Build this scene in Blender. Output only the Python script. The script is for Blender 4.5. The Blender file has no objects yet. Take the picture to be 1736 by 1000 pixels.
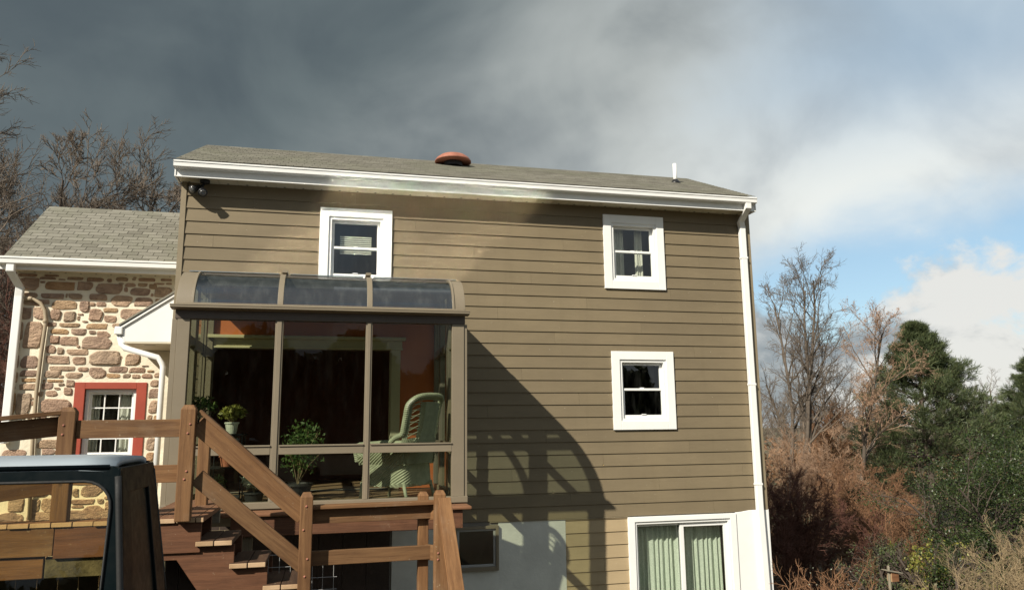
import bpy, bmesh, math, random
import numpy as np
from mathutils import Vector, Matrix
random.seed(7); rng = np.random.default_rng(11)
scene = bpy.context.scene
COL = scene.collection

# ------------------------------------------------------------------ camera, world, sun, exposure
# eye is the origin; +y looks square at the house wall, z is height relative to the eye
F, PW, PH = 1285.86, 1736.0, 1000.0
YAW, PIT, ROL = map(math.radians, (13.439, 9.874, -0.6146))
_f = np.array([math.sin(YAW)*math.cos(PIT), math.cos(YAW)*math.cos(PIT), math.sin(PIT)])
_r = np.array([math.cos(YAW), -math.sin(YAW), 0.0]); _u = np.cross(_r, _f)
_c, _s = math.cos(ROL), math.sin(ROL)
_r, _u = _c*_r+_s*_u, -_s*_r+_c*_u
def ray(px, py):
    return _f + _r*(px-PW/2)/F - _u*(py-PH/2)/F
def at(px, py, Y):
    d = ray(px, py); return Vector(d*Y/d[1])
cam_d = bpy.data.cameras.new('camera'); cam = bpy.data.objects.new('camera', cam_d); COL.objects.link(cam)
cam_d.sensor_width = 36.0; cam_d.lens = F/PW*36.0; cam_d.clip_start = 0.05; cam_d.clip_end = 2000
cam.matrix_world = Matrix(((_r[0], _u[0], -_f[0], 0), (_r[1], _u[1], -_f[1], 0), (_r[2], _u[2], -_f[2], 0), (0, 0, 0, 1)))
scene.camera = cam
SUN_A, SUN_B = 1.13, 1.10
sd = Vector((SUN_A, 1.0, -SUN_B)).normalized()
EL = math.asin(-sd.z)
sun_d = bpy.data.lights.new('sun', 'SUN'); sun = bpy.data.objects.new('sun', sun_d); COL.objects.link(sun)
sun_d.energy = 4.6; sun_d.angle = math.radians(0.5); sun_d.color = (1.0, 0.93, 0.80)
sun.rotation_euler = sd.to_track_quat('-Z', 'Y').to_euler()
scene.view_settings.view_transform = 'Standard'; scene.view_settings.look = 'None'
scene.view_settings.gamma = 1.0; scene.view_settings.use_curve_mapping = False
scene.view_settings.exposure = 0.55
scene.render.engine = 'CYCLES'
cy = scene.cycles
cy.use_denoising = True
cy.max_bounces = 10; cy.transparent_max_bounces = 24; cy.glossy_bounces = 4; cy.diffuse_bounces = 4
cy.caustics_reflective = True; cy.caustics_refractive = False; cy.blur_glossy = 0.0
cy.sample_clamp_indirect = 0.0

class NG:
    """small helper to write shader maths"""
    def __init__(s, nt): s.nt = nt; s.n = nt.nodes; s.l = nt.links
    def new(s, t, **k):
        n = s.n.new(t)
        for a, b in k.items(): setattr(n, a, b)
        return n
    def put(s, sock, v):
        if v is None: return
        if hasattr(v, 'is_linked'): s.l.new(v, sock)
        else:
            if hasattr(sock.default_value, '__len__'):
                m = len(sock.default_value)
                v = tuple(v) if hasattr(v, '__len__') else (v,)*m
                if m == 4 and len(v) == 3: v = v+(1.0,)
            sock.default_value = v
    def m(s, op, a, b=None, c=None):
        n = s.new('ShaderNodeMath', operation=op)
        for i, v in enumerate((a, b, c)): s.put(n.inputs[i], v)
        return n.outputs[0]
    def ss(s, v, a, b, c=0.0, d=1.0):
        n = s.new('ShaderNodeMapRange', interpolation_type='SMOOTHSTEP')
        for i, x in enumerate((v, a, b, c, d)): s.put(n.inputs[i], x)
        return n.outputs[0]
    def mix(s, f, a, b, bt='MIX'):
        n = s.new('ShaderNodeMix', data_type='RGBA', blend_type=bt)
        s.put(n.inputs[0], f); s.put(n.inputs[6], a); s.put(n.inputs[7], b)
        return n.outputs[2]
    def noise(s, vec, scale, detail=4, rough=0.55, dist=0.0, out=0):
        n = s.new('ShaderNodeTexNoise')
        if vec is not None: s.put(n.inputs['Vector'], vec)
        s.put(n.inputs['Scale'], scale); s.put(n.inputs['Detail'], detail); s.put(n.inputs['Roughness'], rough); s.put(n.inputs['Distortion'], dist)
        return n.outputs[out]
    def vm(s, op, a, b=None):
        n = s.new('ShaderNodeVectorMath', operation=op)
        s.put(n.inputs[0], a); s.put(n.inputs[1], b)
        return n.outputs[0]
    def scale(s, a, k):
        return s.vm('MULTIPLY', a, k)

world = bpy.data.worlds.new('World'); scene.world = world; world.use_nodes = True
g = NG(world.node_tree)
for n in list(g.n): g.n.remove(n)
sky = g.new('ShaderNodeTexSky', sky_type='NISHITA', sun_disc=False, sun_elevation=EL, sun_rotation=math.atan2(-SUN_A, -1.0), air_density=1.0, dust_density=0.6, ozone_density=1.6)
tc = g.new('ShaderNodeTexCoord'); dirv = tc.outputs['Generated']
sep = g.new('ShaderNodeSeparateXYZ'); g.l.new(dirv, sep.inputs[0])
dx, dy, dz = sep.outputs
az = g.m('MULTIPLY', g.m('ARCTAN2', dx, dy), 57.29578)
el = g.m('MULTIPLY', g.m('ARCSINE', dz), 57.29578)
# soft wide noise on the cloud deck (flattened towards the horizon like a layer overhead)
lay = g.new('ShaderNodeCombineXYZ')
den = g.m('ADD', g.m('MULTIPLY', g.m('MAXIMUM', dz, 0.0), 0.7), 0.55)
g.put(lay.inputs[0], g.m('DIVIDE', dx, den)); g.put(lay.inputs[1], g.m('DIVIDE', dy, den)); g.put(lay.inputs[2], 3.7)
n_big = g.noise(lay.outputs[0], 1.25, 5, 0.50, 0.5)
n_mid = g.noise(lay.outputs[0], 3.4, 6, 0.52, 0.4)
n_cum = g.noise(g.scale(dirv, (1.0, 1.0, 1.5)), 6.6, 8, 0.6, 0.25)
nb = g.m('SUBTRACT', n_big, 0.5); nm = g.m('SUBTRACT', n_mid, 0.5); nc = g.m('SUBTRACT', n_cum, 0.5)
# storm deck: dark in the north-west, thinning and brightening towards the east
azw = g.m('ADD', az, g.m('ADD', g.m('MULTIPLY', nb, 46.0), g.m('MULTIPLY', nm, 16.0)))
elw = g.m('ADD', el, g.m('ADD', g.m('MULTIPLY', nb, 6.0), g.m('MULTIPLY', nc, 5.0)))
drive = g.m('SUBTRACT', azw, g.m('MULTIPLY', el, 0.85))
bright = g.ss(drive, -20.0, 36.0)
deckcol = g.mix(bright, (0.80, 1.02, 1.13), (4.8, 5.1, 5.15))
deckcol = g.mix(g.ss(g.m('ADD', nm, g.m('MULTIPLY', nb, 0.8)), -0.18, 0.2, 0.0, 1.0), g.scale(deckcol, (0.80, 0.81, 0.83)), g.scale(deckcol, (1.22, 1.19, 1.14)))
# lower edge of the deck lifts towards the east, opening a strip of blue
edge = g.ss(az, 14.0, 40.0, 3.0, 13.8)
cover = g.ss(g.m('SUBTRACT', elw, edge), -2.0, 3.6)
thin = g.m('MULTIPLY', g.ss(azw, 27.0, 46.0), g.ss(el, 15.0, 25.0))
cover = g.m('MULTIPLY', cover, g.m('SUBTRACT', 1.0, g.m('MULTIPLY', thin, 0.62)))
# the far half of the sky (behind the viewer, where the sun is) is broken cloud
back = g.ss(dy, 0.25, -0.35)
brk = g.ss(n_mid, 0.30, 0.55, 0.45, 1.0)
cover = g.m('ADD', g.m('MULTIPLY', cover, g.m('SUBTRACT', 1.0, back)), g.m('MULTIPLY', brk, back))
deckcol = g.mix(back, deckcol, (2.5, 2.75, 2.9))
# cumulus low over the eastern horizon
cum_m = g.m('MULTIPLY', g.ss(g.m('ADD', g.m('MULTIPLY', nc, 24.0), g.m('SUBTRACT', 8.6, el)), -1.0, 2.0), g.ss(el, -8.0, -3.0))
n_cs = g.noise(g.vm('ADD', g.scale(dirv, (1.0, 1.0, 1.5)), (0.012, 0.02, -0.045)), 6.6, 8, 0.6, 0.25)
lit = g.ss(g.m('ADD', g.m('MULTIPLY', g.m('SUBTRACT', n_cum, n_cs), 2.0), g.m('MULTIPLY', g.m('SUBTRACT', az, 37.0), 0.03)), -0.28, 0.26)
cumcol = g.mix(lit, (2.0, 2.2, 2.35), (5.6, 5.5, 5.2))
blue = g.scale(g.mix(0.42, sky.outputs[0], (2.9, 3.9, 4.3)), (0.95, 1.0, 1.0))
colr = g.mix(g.m('MULTIPLY', cum_m, 0.93), blue, cumcol)
colr = g.mix(cover, colr, deckcol)
bg = g.new('ShaderNodeBackground'); g.put(bg.inputs[0], colr); g.put(bg.inputs[1], 0.1)
wo = g.new('ShaderNodeOutputWorld'); g.l.new(bg.outputs[0], wo.inputs[0])

# ------------------------------------------------------------------ materials
def base_mat(name):
    m = bpy.data.materials.new(name); m.use_nodes = True
    q = NG(m.node_tree); b = q.n['Principled BSDF']
    return m, q, b
def mat(name, col, rough=0.7, var=0.12, scale=3.0, bump=0.0, bscale=40.0, metal=0.0, rnd=0.0, spec=0.4, stretch=(1, 1, 1), coat=0.0):
    m, q, b = base_mat(name)
    co = q.new('ShaderNodeTexCoord').outputs['Object']
    oi = q.new('ShaderNodeObjectInfo')
    co2 = q.vm('ADD', co, q.scale(oi.outputs['Random'], (37.0, 17.0, 53.0)))
    v = q.scale(co2, stretch)
    n = q.noise(v, scale, 6, 0.6)
    c1 = tuple(x*(1-var) for x in col); c2 = tuple(min(1, x*(1+var)) for x in col)
    c = q.mix(q.ss(n, 0.3, 0.7), c1, c2)
    n2 = q.noise(v, scale*9, 3, 0.6)
    c = q.mix(q.ss(n2, 0.25, 0.75, 0.0, min(1, var*1.6)), c, q.scale(c, (0.72, 0.72, 0.72)))
    if rnd:
        c = q.mix(1.0, c, q.mix(oi.outputs['Random'], (1-rnd,)*3, (1+rnd,)*3), 'MULTIPLY')
    q.put(b.inputs['Base Color'], c)
    q.put(b.inputs['Roughness'], q.ss(n2, 0.2, 0.8, max(0.02, rough-0.08), min(1, rough+0.08)))
    b.inputs['Metallic'].default_value = metal; b.inputs['Specular IOR Level'].default_value = spec
    b.inputs['Coat Weight'].default_value = coat
    if bump:
        bn = q.new('ShaderNodeBump'); q.put(bn.inputs['Height'], q.noise(v, bscale, 5, 0.6)); bn.inputs['Strength'].default_value = bump; bn.inputs['Distance'].default_value = 0.01
        q.l.new(bn.outputs[0], b.inputs['Normal'])
    return m
def wood(name, c1, c2, dark=(0.05, 0.03, 0.018), grey=0.25, endgrain=False):
    m, q, b = base_mat(name)
    co = q.new('ShaderNodeTexCoord').outputs['Object']; oi = q.new('ShaderNodeObjectInfo')
    v = q.vm('ADD', co, q.scale(oi.outputs['Random'], (91.0, 47.0, 23.0)))
    gr = q.noise(q.scale(v, (1.6, 26, 26)), 1.0, 6, 0.65, 0.6)
    fine = q.noise(q.scale(v, (9, 190, 190)), 1.0, 3, 0.6)
    blot = q.noise(v, 2.4, 5, 0.6)
    c = q.mix(q.ss(gr, 0.34, 0.66), c1, c2)
    c = q.mix(q.ss(fine, 0.5, 0.8, 0, 0.45), c, dark)
    vo = q.new('ShaderNodeTexVoronoi'); q.put(vo.inputs['Vector'], q.scale(v, (1, 2.2, 2.2))); vo.inputs['Scale'].default_value = 2.1
    c = q.mix(q.ss(vo.outputs['Distance'], 0.11, 0.03, 0, 0.8), c, dark)
    c = q.mix(q.ss(blot, 0.52, 0.75, 0, grey), c, (0.30, 0.235, 0.165))
    c = q.mix(q.ss(blot, 0.46, 0.28, 0, 0.5), c, q.scale(c, (0.6, 0.56, 0.5)))
    lich = q.noise(v, 34, 3, 0.6)
    c = q.mix(q.m('MULTIPLY', q.ss(lich, 0.66, 0.72), q.ss(blot, 0.45, 0.62, 0, 0.55)), c, (0.42, 0.36, 0.25))
    c = q.mix(1.0, c, q.mix(oi.outputs['Random'], (0.82, 0.84, 0.86), (1.16, 1.12, 1.08)), 'MULTIPLY')
    if endgrain:
        nrm = q.new('ShaderNodeTexCoord').outputs['Normal']; sp_ = q.new('ShaderNodeSeparateXYZ'); q.l.new(nrm, sp_.inputs[0])
        c = q.mix(q.ss(q.m('ABSOLUTE', sp_.outputs[0]), 0.7, 0.9), c, q.mix(q.ss(blot, 0.35, 0.65), (0.36, 0.235, 0.13), (0.52, 0.36, 0.22)))
    q.put(b.inputs['Base Color'], c); b.inputs['Roughness'].default_value = 0.72; b.inputs['Specular IOR Level'].default_value = 0.3
    bn = q.new('ShaderNodeBump'); q.put(bn.inputs['Height'], q.m('ADD', gr, q.m('MULTIPLY', fine, 0.6))); bn.inputs['Strength'].default_value = 0.35; bn.inputs['Distance'].default_value = 0.006
    q.l.new(bn.outputs[0], b.inputs['Normal'])
    return m
def glass(name, tint, refl=1.5, dirt=0.0, rough=0.0):
    m = bpy.data.materials.new(name); m.use_nodes = True
    q = NG(m.node_tree)
    for n in list(q.n): q.n.remove(n)
    o = q.new('ShaderNodeOutputMaterial')
    t = q.new('ShaderNodeBsdfTransparent'); q.put(t.inputs[0], tint)
    gl = q.new('ShaderNodeBsdfGlossy'); gl.inputs['Roughness'].default_value = rough; q.put(gl.inputs[0], (1, 1, 1))
    fr = q.new('ShaderNodeFresnel'); fr.inputs[0].default_value = refl
    geo = q.new('ShaderNodeNewGeometry'); front = q.m('SUBTRACT', 1.0, geo.outputs['Backfacing'])
    mx = q.new('ShaderNodeMixShader'); q.put(mx.inputs[0], q.m('MULTIPLY', fr.outputs[0], front)); q.l.new(t.outputs[0], mx.inputs[1]); q.l.new(gl.outputs[0], mx.inputs[2])
    last = mx.outputs[0]
    if dirt:
        co = q.new('ShaderNodeTexCoord').outputs['Object']
        d = q.new('ShaderNodeBsdfDiffuse'); q.put(d.inputs[0], (0.5, 0.5, 0.46))
        nn = q.m('MULTIPLY', q.ss(q.noise(q.scale(co, (6, 6, 1.2)), 2.0, 6, 0.65), 0.42, 0.8), dirt)
        m2 = q.new('ShaderNodeMixShader'); q.put(m2.inputs[0], nn); q.l.new(last, m2.inputs[1]); q.l.new(d.outputs[0], m2.inputs[2]); last = m2.outputs[0]
    q.l.new(last, o.inputs[0])
    return m
def foliage(name, c1, c2, rough=0.55, trans=0.25, spec=0.4, scale=0.7):
    m, q, b = base_mat(name)
    geo = q.new('ShaderNodeNewGeometry'); co = q.new('ShaderNodeTexCoord').outputs['Object']
    c = q.mix(geo.outputs['Random Per Island'], c1, c2)
    c = q.mix(q.ss(q.noise(co, scale, 3), 0.35, 0.65, 0, 0.5), c, q.scale(c, (0.62, 0.66, 0.6)))
    q.put(b.inputs['Base Color'], c); b.inputs['Roughness'].default_value = rough; b.inputs['Specular IOR Level'].default_value = spec
    if trans:
        tr = q.new('ShaderNodeBsdfTranslucent'); q.put(tr.inputs[0], c)
        mx = q.new('ShaderNodeMixShader'); mx.inputs[0].default_value = trans
        q.l.new(b.outputs[0], mx.inputs[1]); q.l.new(tr.outputs[0], mx.inputs[2]); q.l.new(mx.outputs[0], q.n['Material Output'].inputs[0])
    return m

def siding_mat(name, col):
    m, q, b = base_mat(name)
    co = q.new('ShaderNodeTexCoord').outputs['Object']; oi = q.new('ShaderNodeObjectInfo')
    v = q.vm('ADD', co, q.scale(oi.outputs['Random'], (11, 0, 7)))
    n1 = q.noise(q.scale(v, (0.7, 1, 2.2)), 1.2, 6, 0.6); n2 = q.noise(q.scale(v, (6, 20, 60)), 1.0, 4, 0.6)
    c = q.mix(q.ss(n1, 0.3, 0.7), tuple(x*0.92 for x in col), tuple(x*1.07 for x in col))
    c = q.mix(q.ss(n2, 0.45, 0.85, 0, 0.3), c, q.scale(c, (0.8, 0.79, 0.77)))
    wp = q.new('ShaderNodeNewGeometry').outputs['Position']
    fade = q.noise(q.scale(wp, (0.5, 1, 0.35)), 1.0, 5, 0.6); strk = q.noise(q.scale(wp, (9.0, 1, 0.5)), 1.0, 4, 0.65)
    c = q.mix(q.ss(fade, 0.3, 0.7), q.scale(c, (0.93, 0.93, 0.94)), q.scale(c, (1.06, 1.06, 1.05)))
    c = q.mix(q.ss(strk, 0.5, 0.8, 0, 0.28), c, q.scale(c, (0.8, 0.79, 0.76)))
    sp = q.noise(v, 46.0, 2, 0.5)
    c = q.mix(q.ss(sp, 0.755, 0.79, 0, 0.55), c, (0.62, 0.57, 0.47))
    c = q.mix(1.0, c, q.mix(oi.outputs['Random'], (0.965,)*3, (1.035,)*3), 'MULTIPLY')
    q.put(b.inputs['Base Color'], c); b.inputs['Roughness'].default_value = 0.62; b.inputs['Specular IOR Level'].default_value = 0.3
    bn = q.new('ShaderNodeBump'); q.put(bn.inputs['Height'], q.m('ADD', n2, q.m('MULTIPLY', n1, 2.0))); bn.inputs['Strength'].default_value = 0.22; bn.inputs['Distance'].default_value = 0.004
    q.l.new(bn.outputs[0], b.inputs['Normal'])
    return m
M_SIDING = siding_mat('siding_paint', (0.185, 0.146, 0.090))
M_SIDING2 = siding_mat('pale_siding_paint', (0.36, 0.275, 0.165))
M_TRIMTAN = mat('tan_trim', (0.235, 0.19, 0.122), 0.6, 0.08, 2, 0.1, 60)
M_WHITE = mat('white_trim', (0.80, 0.80, 0.78), 0.45, 0.03, 2, 0.04, 30)
M_VINYL = mat('white_vinyl', (0.78, 0.78, 0.76), 0.4, 0.03, 3)
M_SOFFIT = mat('soffit_vinyl', (0.62, 0.56, 0.43), 0.55, 0.05, 3)
M_WHITEWALL = mat('white_masonry', (0.60, 0.60, 0.55), 0.8, 0.10, 1.6, 0.35, 26)
def shingle_mat():
    m, q, b = base_mat('asphalt_shingle')
    co = q.new('ShaderNodeTexCoord').outputs['Object']; oi = q.new('ShaderNodeObjectInfo')
    geo = q.new('ShaderNodeNewGeometry')
    rn = q.m('FRACT', q.m('ADD', oi.outputs['Random'], geo.outputs['Random Per Island']))
    v = q.vm('ADD', geo.outputs['Position'], (0, 0, 0))
    c = q.mix(rn, (0.165, 0.156, 0.128), (0.245, 0.233, 0.195))
    big = q.noise(v, 1.1, 4); c = q.mix(q.ss(big, 0.42, 0.68, 0, 0.4), c, (0.175, 0.180, 0.125))
    gra = q.noise(v, 95, 2, 0.7); c = q.mix(q.ss(gra, 0.4, 0.7, 0, 0.6), c, q.scale(c, (0.55, 0.55, 0.55)))
    q.put(b.inputs['Base Color'], c); b.inputs['Roughness'].default_value = 0.9; b.inputs['Specular IOR Level'].default_value = 0.2
    bn = q.new('ShaderNodeBump'); q.put(bn.inputs['Height'], gra); bn.inputs['Strength'].default_value = 0.5; bn.inputs['Distance'].default_value = 0.004
    q.l.new(bn.outputs[0], b.inputs['Normal'])
    return m
M_SHINGLE = shingle_mat()
def stone_mat():
    m, q, b = base_mat('field_stone')
    oi = q.new('ShaderNodeObjectInfo'); geo = q.new('ShaderNodeNewGeometry')
    v = geo.outputs['Position']; vv = q.vm('ADD', v, q.scale(oi.outputs['Random'], (31, 17, 41)))
    cr = q.new('ShaderNodeValToRGB'); q.l.new(oi.outputs['Random'], cr.inputs[0])
    cr.color_ramp.interpolation = 'LINEAR'
    cols = [(0.0, (0.39, 0.275, 0.215)), (0.25, (0.47, 0.36, 0.285)), (0.45, (0.36, 0.275, 0.23)), (0.62, (0.50, 0.385, 0.29)), (0.80, (0.41, 0.345, 0.28)), (0.95, (0.50, 0.35, 0.20)), (1.0, (0.42, 0.27, 0.17))]
    e = cr.color_ramp.elements
    e[0].position, e[0].color = cols[0][0], cols[0][1]+(1,)
    e[1].position, e[1].color = cols[-1][0], cols[-1][1]+(1,)
    for p, c in cols[1:-1]:
        x = e.new(p); x.color = c+(1,)
    n1 = q.noise(q.scale(vv, (1, 1, 1.8)), 7, 6, 0.65, 0.6); n2 = q.noise(vv, 60, 4, 0.65)
    c = q.mix(q.ss(n1, 0.35, 0.7, 0, 0.75), cr.outputs[0], q.scale(cr.outputs[0], (0.58, 0.56, 0.55)))
    c = q.mix(q.ss(n1, 0.52, 0.3, 0, 0.5), c, (0.47, 0.38, 0.28))
    c = q.mix(q.ss(n2, 0.5, 0.8, 0, 0.6), c, q.scale(c, (0.5, 0.5, 0.5)))
    c = q.scale(c, (1.09, 0.99, 0.90))
    q.put(b.inputs['Base Color'], c); b.inputs['Roughness'].default_value = 0.88; b.inputs['Specular IOR Level'].default_value = 0.25
    bn = q.new('ShaderNodeBump'); q.put(bn.inputs['Height'], q.m('ADD', q.m('MULTIPLY', n1, 2.0), q.m('MULTIPLY', n2, 0.7))); bn.inputs['Strength'].default_value = 1.0; bn.inputs['Distance'].default_value = 0.03
    q.l.new(bn.outputs[0], b.inputs['Normal'])
    return m
M_STONE = stone_mat()
M_MORTAR = mat('cream_mortar', (0.78, 0.71, 0.56), 0.9, 0.10, 3.5, 0.9, 22)
M_RED = mat('red_paint', (0.33, 0.058, 0.032), 0.55, 0.08, 4, 0.1, 40)
M_WOOD = wood('rail_wood', (0.126, 0.061, 0.025), (0.196, 0.103, 0.044), (0.032, 0.019, 0.012), grey=0.25)
M_WOODRED = wood('stained_wood', (0.098, 0.042, 0.021), (0.150, 0.066, 0.033), (0.04, 0.02, 0.012), grey=0.12)
M_WOODCUT = wood('weathered_tread', (0.15, 0.070, 0.034), (0.21, 0.105, 0.055), (0.04, 0.022, 0.014), grey=0.2, endgrain=True)
M_WOODGREY = wood('grey_post_wood', (0.20, 0.18, 0.14), (0.30, 0.27, 0.20), grey=0.6)
M_TREADSHADE = wood('shaded_tread_wood', (0.055, 0.030, 0.018), (0.085, 0.047, 0.027), (0.02, 0.012, 0.008), grey=0.1, endgrain=True)  # tread and landing wood darkened: shade on the tops put into the colour
M_MOSS = mat('mossy_board', (0.105, 0.09, 0.05), 0.95, 0.5, 9, 0.5, 60)
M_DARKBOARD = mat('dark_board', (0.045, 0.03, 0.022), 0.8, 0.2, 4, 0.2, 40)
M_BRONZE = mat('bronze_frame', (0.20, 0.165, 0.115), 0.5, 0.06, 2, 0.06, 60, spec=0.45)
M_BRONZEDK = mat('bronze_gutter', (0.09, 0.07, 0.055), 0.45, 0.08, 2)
M_GLASS = glass('sunroom_glass', (0.83, 0.85, 0.80), 1.38, 0.004)
M_CURVE = glass('curved_glass', (0.78, 0.83, 0.84), 2.5, 0.04)
M_ROOFGLASS = glass('coated_roof_glass', (0.6, 0.65, 0.66), 9.0, 0.0, 0.11)
M_WGLASS = glass('window_glass', (0.88, 0.90, 0.88), 1.85, 0.015)
M_CARGLASS = glass('car_glass', (0.95, 0.93, 0.83), 1.35, 0.0)
M_PRIVACY = mat('privacy_glass', (0.004, 0.006, 0.006), 0.35, 0.05, 2, spec=0.2)
M_ORANGE = mat('orange_wall', (0.52, 0.15, 0.045), 0.85, 0.06, 2)
M_BURG = mat('burgundy_wall', (0.15, 0.062, 0.042), 0.9, 0.1, 2)
M_CREAM = mat('cream_casing', (0.52, 0.47, 0.29), 0.6, 0.05, 3)
M_DARKFLOOR = mat('dark_floor', (0.26, 0.17, 0.10), 0.5, 0.2, 4)
M_INT = mat('plain_interior', (0.22, 0.20, 0.17), 0.9, 0.06, 2)
M_BLACK = mat('black_metal', (0.015, 0.015, 0.016), 0.4, 0.1, 6)
M_LENS = mat('lamp_lens', (0.36, 0.36, 0.35), 0.2, 0.05, 6, spec=0.8)
M_LAMPGLASS = mat('lamp_glass', (0.10, 0.10, 0.10), 0.12, 0.2, 9, spec=0.9)
M_WICKER = mat('sage_wicker', (0.36, 0.38, 0.28), 0.65, 0.14, 14)
M_TERRA = mat('terracotta', (0.42, 0.15, 0.085), 0.8, 0.12, 6, 0.1, 40)
M_TERRACAP = mat('rust_cap', (0.34, 0.135, 0.09), 0.7, 0.2, 5)
M_CERAM = mat('glazed_pot', (0.55, 0.56, 0.48), 0.3, 0.3, 9)
M_POTDK = mat('dark_pot', (0.03, 0.03, 0.03), 0.5, 0.1, 6)
M_CONDUIT = mat('tan_conduit', (0.36, 0.29, 0.20), 0.5, 0.06, 4)
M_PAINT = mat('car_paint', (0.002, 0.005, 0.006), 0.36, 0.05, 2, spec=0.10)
M_CARROOF = mat('blue_grey_car_roof', (0.30, 0.345, 0.38), 0.4, 0.05, 3)  # roof lighter and bluer than the body
M_RUBBER = mat('black_rubber', (0.012, 0.012, 0.012), 0.7, 0.1, 8)
M_CHROME = mat('dull_steel', (0.5, 0.5, 0.5), 0.3, 0.05, 4, metal=1.0)
M_TAIL = mat('tail_lamp_red', (0.35, 0.02, 0.02), 0.2, 0.05, 3)
def curtain_mat():
    m, q, b = base_mat('mint_curtain')
    co = q.new('ShaderNodeTexCoord').outputs['Object']
    n = q.noise(co, 55, 2, 0.5, 1.5)
    c = q.mix(q.ss(n, 0.42, 0.6), (0.52, 0.58, 0.48), (0.66, 0.71, 0.60))
    q.put(b.inputs['Base Color'], c); b.inputs['Roughness'].default_value = 0.85
    return m
M_CURTAIN = curtain_mat()
M_LACE = mat('white_lace', (0.70, 0.68, 0.60), 0.85, 0.08, 12)
M_BARK = mat('grey_bark', (0.115, 0.092, 0.072), 0.9, 0.25, 3, 0.3, 20)
M_BARKDK = mat('dark_bark', (0.085, 0.065, 0.052), 0.9, 0.25, 3, 0.3, 20)
M_TWIGTAN = mat('tan_twig', (0.30, 0.225, 0.13), 0.8, 0.25, 2)
M_TWIGRED = mat('russet_twig', (0.215, 0.112, 0.058), 0.85, 0.3, 1.2)
M_TWIGPINK = mat('pinkish_twig', (0.36, 0.235, 0.155), 0.85, 0.25, 1.2)
M_TWIGDKRED = mat('dark_red_twig', (0.13, 0.055, 0.038), 0.85, 0.3, 1.2)
M_TWIGGREY = mat('grey_twig', (0.15, 0.118, 0.09), 0.85, 0.2, 1.2)
M_PINE = foliage('pine_needle', (0.036, 0.060, 0.028), (0.125, 0.145, 0.058), 0.6, 0.10)
M_HOLLY = foliage('holly_leaf', (0.014, 0.030, 0.010), (0.062, 0.086, 0.024), 0.42, 0.08, 0.32)
M_YELLOWLEAF = foliage('yellow_green_leaf', (0.15, 0.16, 0.03), (0.27, 0.25, 0.05), 0.5, 0.25)
M_BUDS = foliage('pink_bud', (0.34, 0.19, 0.12), (0.44, 0.28, 0.19), 0.7, 0.2)
M_RUSSETLEAF = foliage('russet_leaf', (0.155, 0.082, 0.042), (0.265, 0.150, 0.080), 0.7, 0.2)
M_HOUSEPLANT = foliage('house_plant_leaf', (0.04, 0.09, 0.025), (0.13, 0.19, 0.05), 0.45, 0.25)
M_YELPLANT = foliage('yellow_plant_leaf', (0.16, 0.18, 0.04), (0.35, 0.33, 0.07), 0.45, 0.25)
M_PALELEAF = foliage('pale_leaf', (0.40, 0.45, 0.36), (0.62, 0.65, 0.52), 0.5, 0.2)
def ground_mat():
    m, q, b = base_mat('winter_ground')
    co = q.new('ShaderNodeTexCoord').outputs['Object']
    n1 = q.noise(co, 0.35, 6, 0.6); n2 = q.noise(co, 9, 5, 0.7)
    c = q.mix(q.ss(n1, 0.4, 0.62), (0.062, 0.070, 0.028), (0.105, 0.075, 0.045))
    c = q.mix(q.ss(n2, 0.45, 0.75, 0, 0.7), c, (0.14, 0.095, 0.05))
    q.put(b.inputs['Base Color'], c); b.inputs['Roughness'].default_value = 0.95
    bn = q.new('ShaderNodeBump'); q.put(bn.inputs['Height'], n2); bn.inputs['Strength'].default_value = 0.8; bn.inputs['Distance'].default_value = 0.05
    q.l.new(bn.outputs[0], b.inputs['Normal'])
    return m
M_GROUND = ground_mat()
M_ASPHALT = mat('asphalt', (0.05, 0.05, 0.052), 0.9, 0.2, 2, 0.5, 90)

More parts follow.
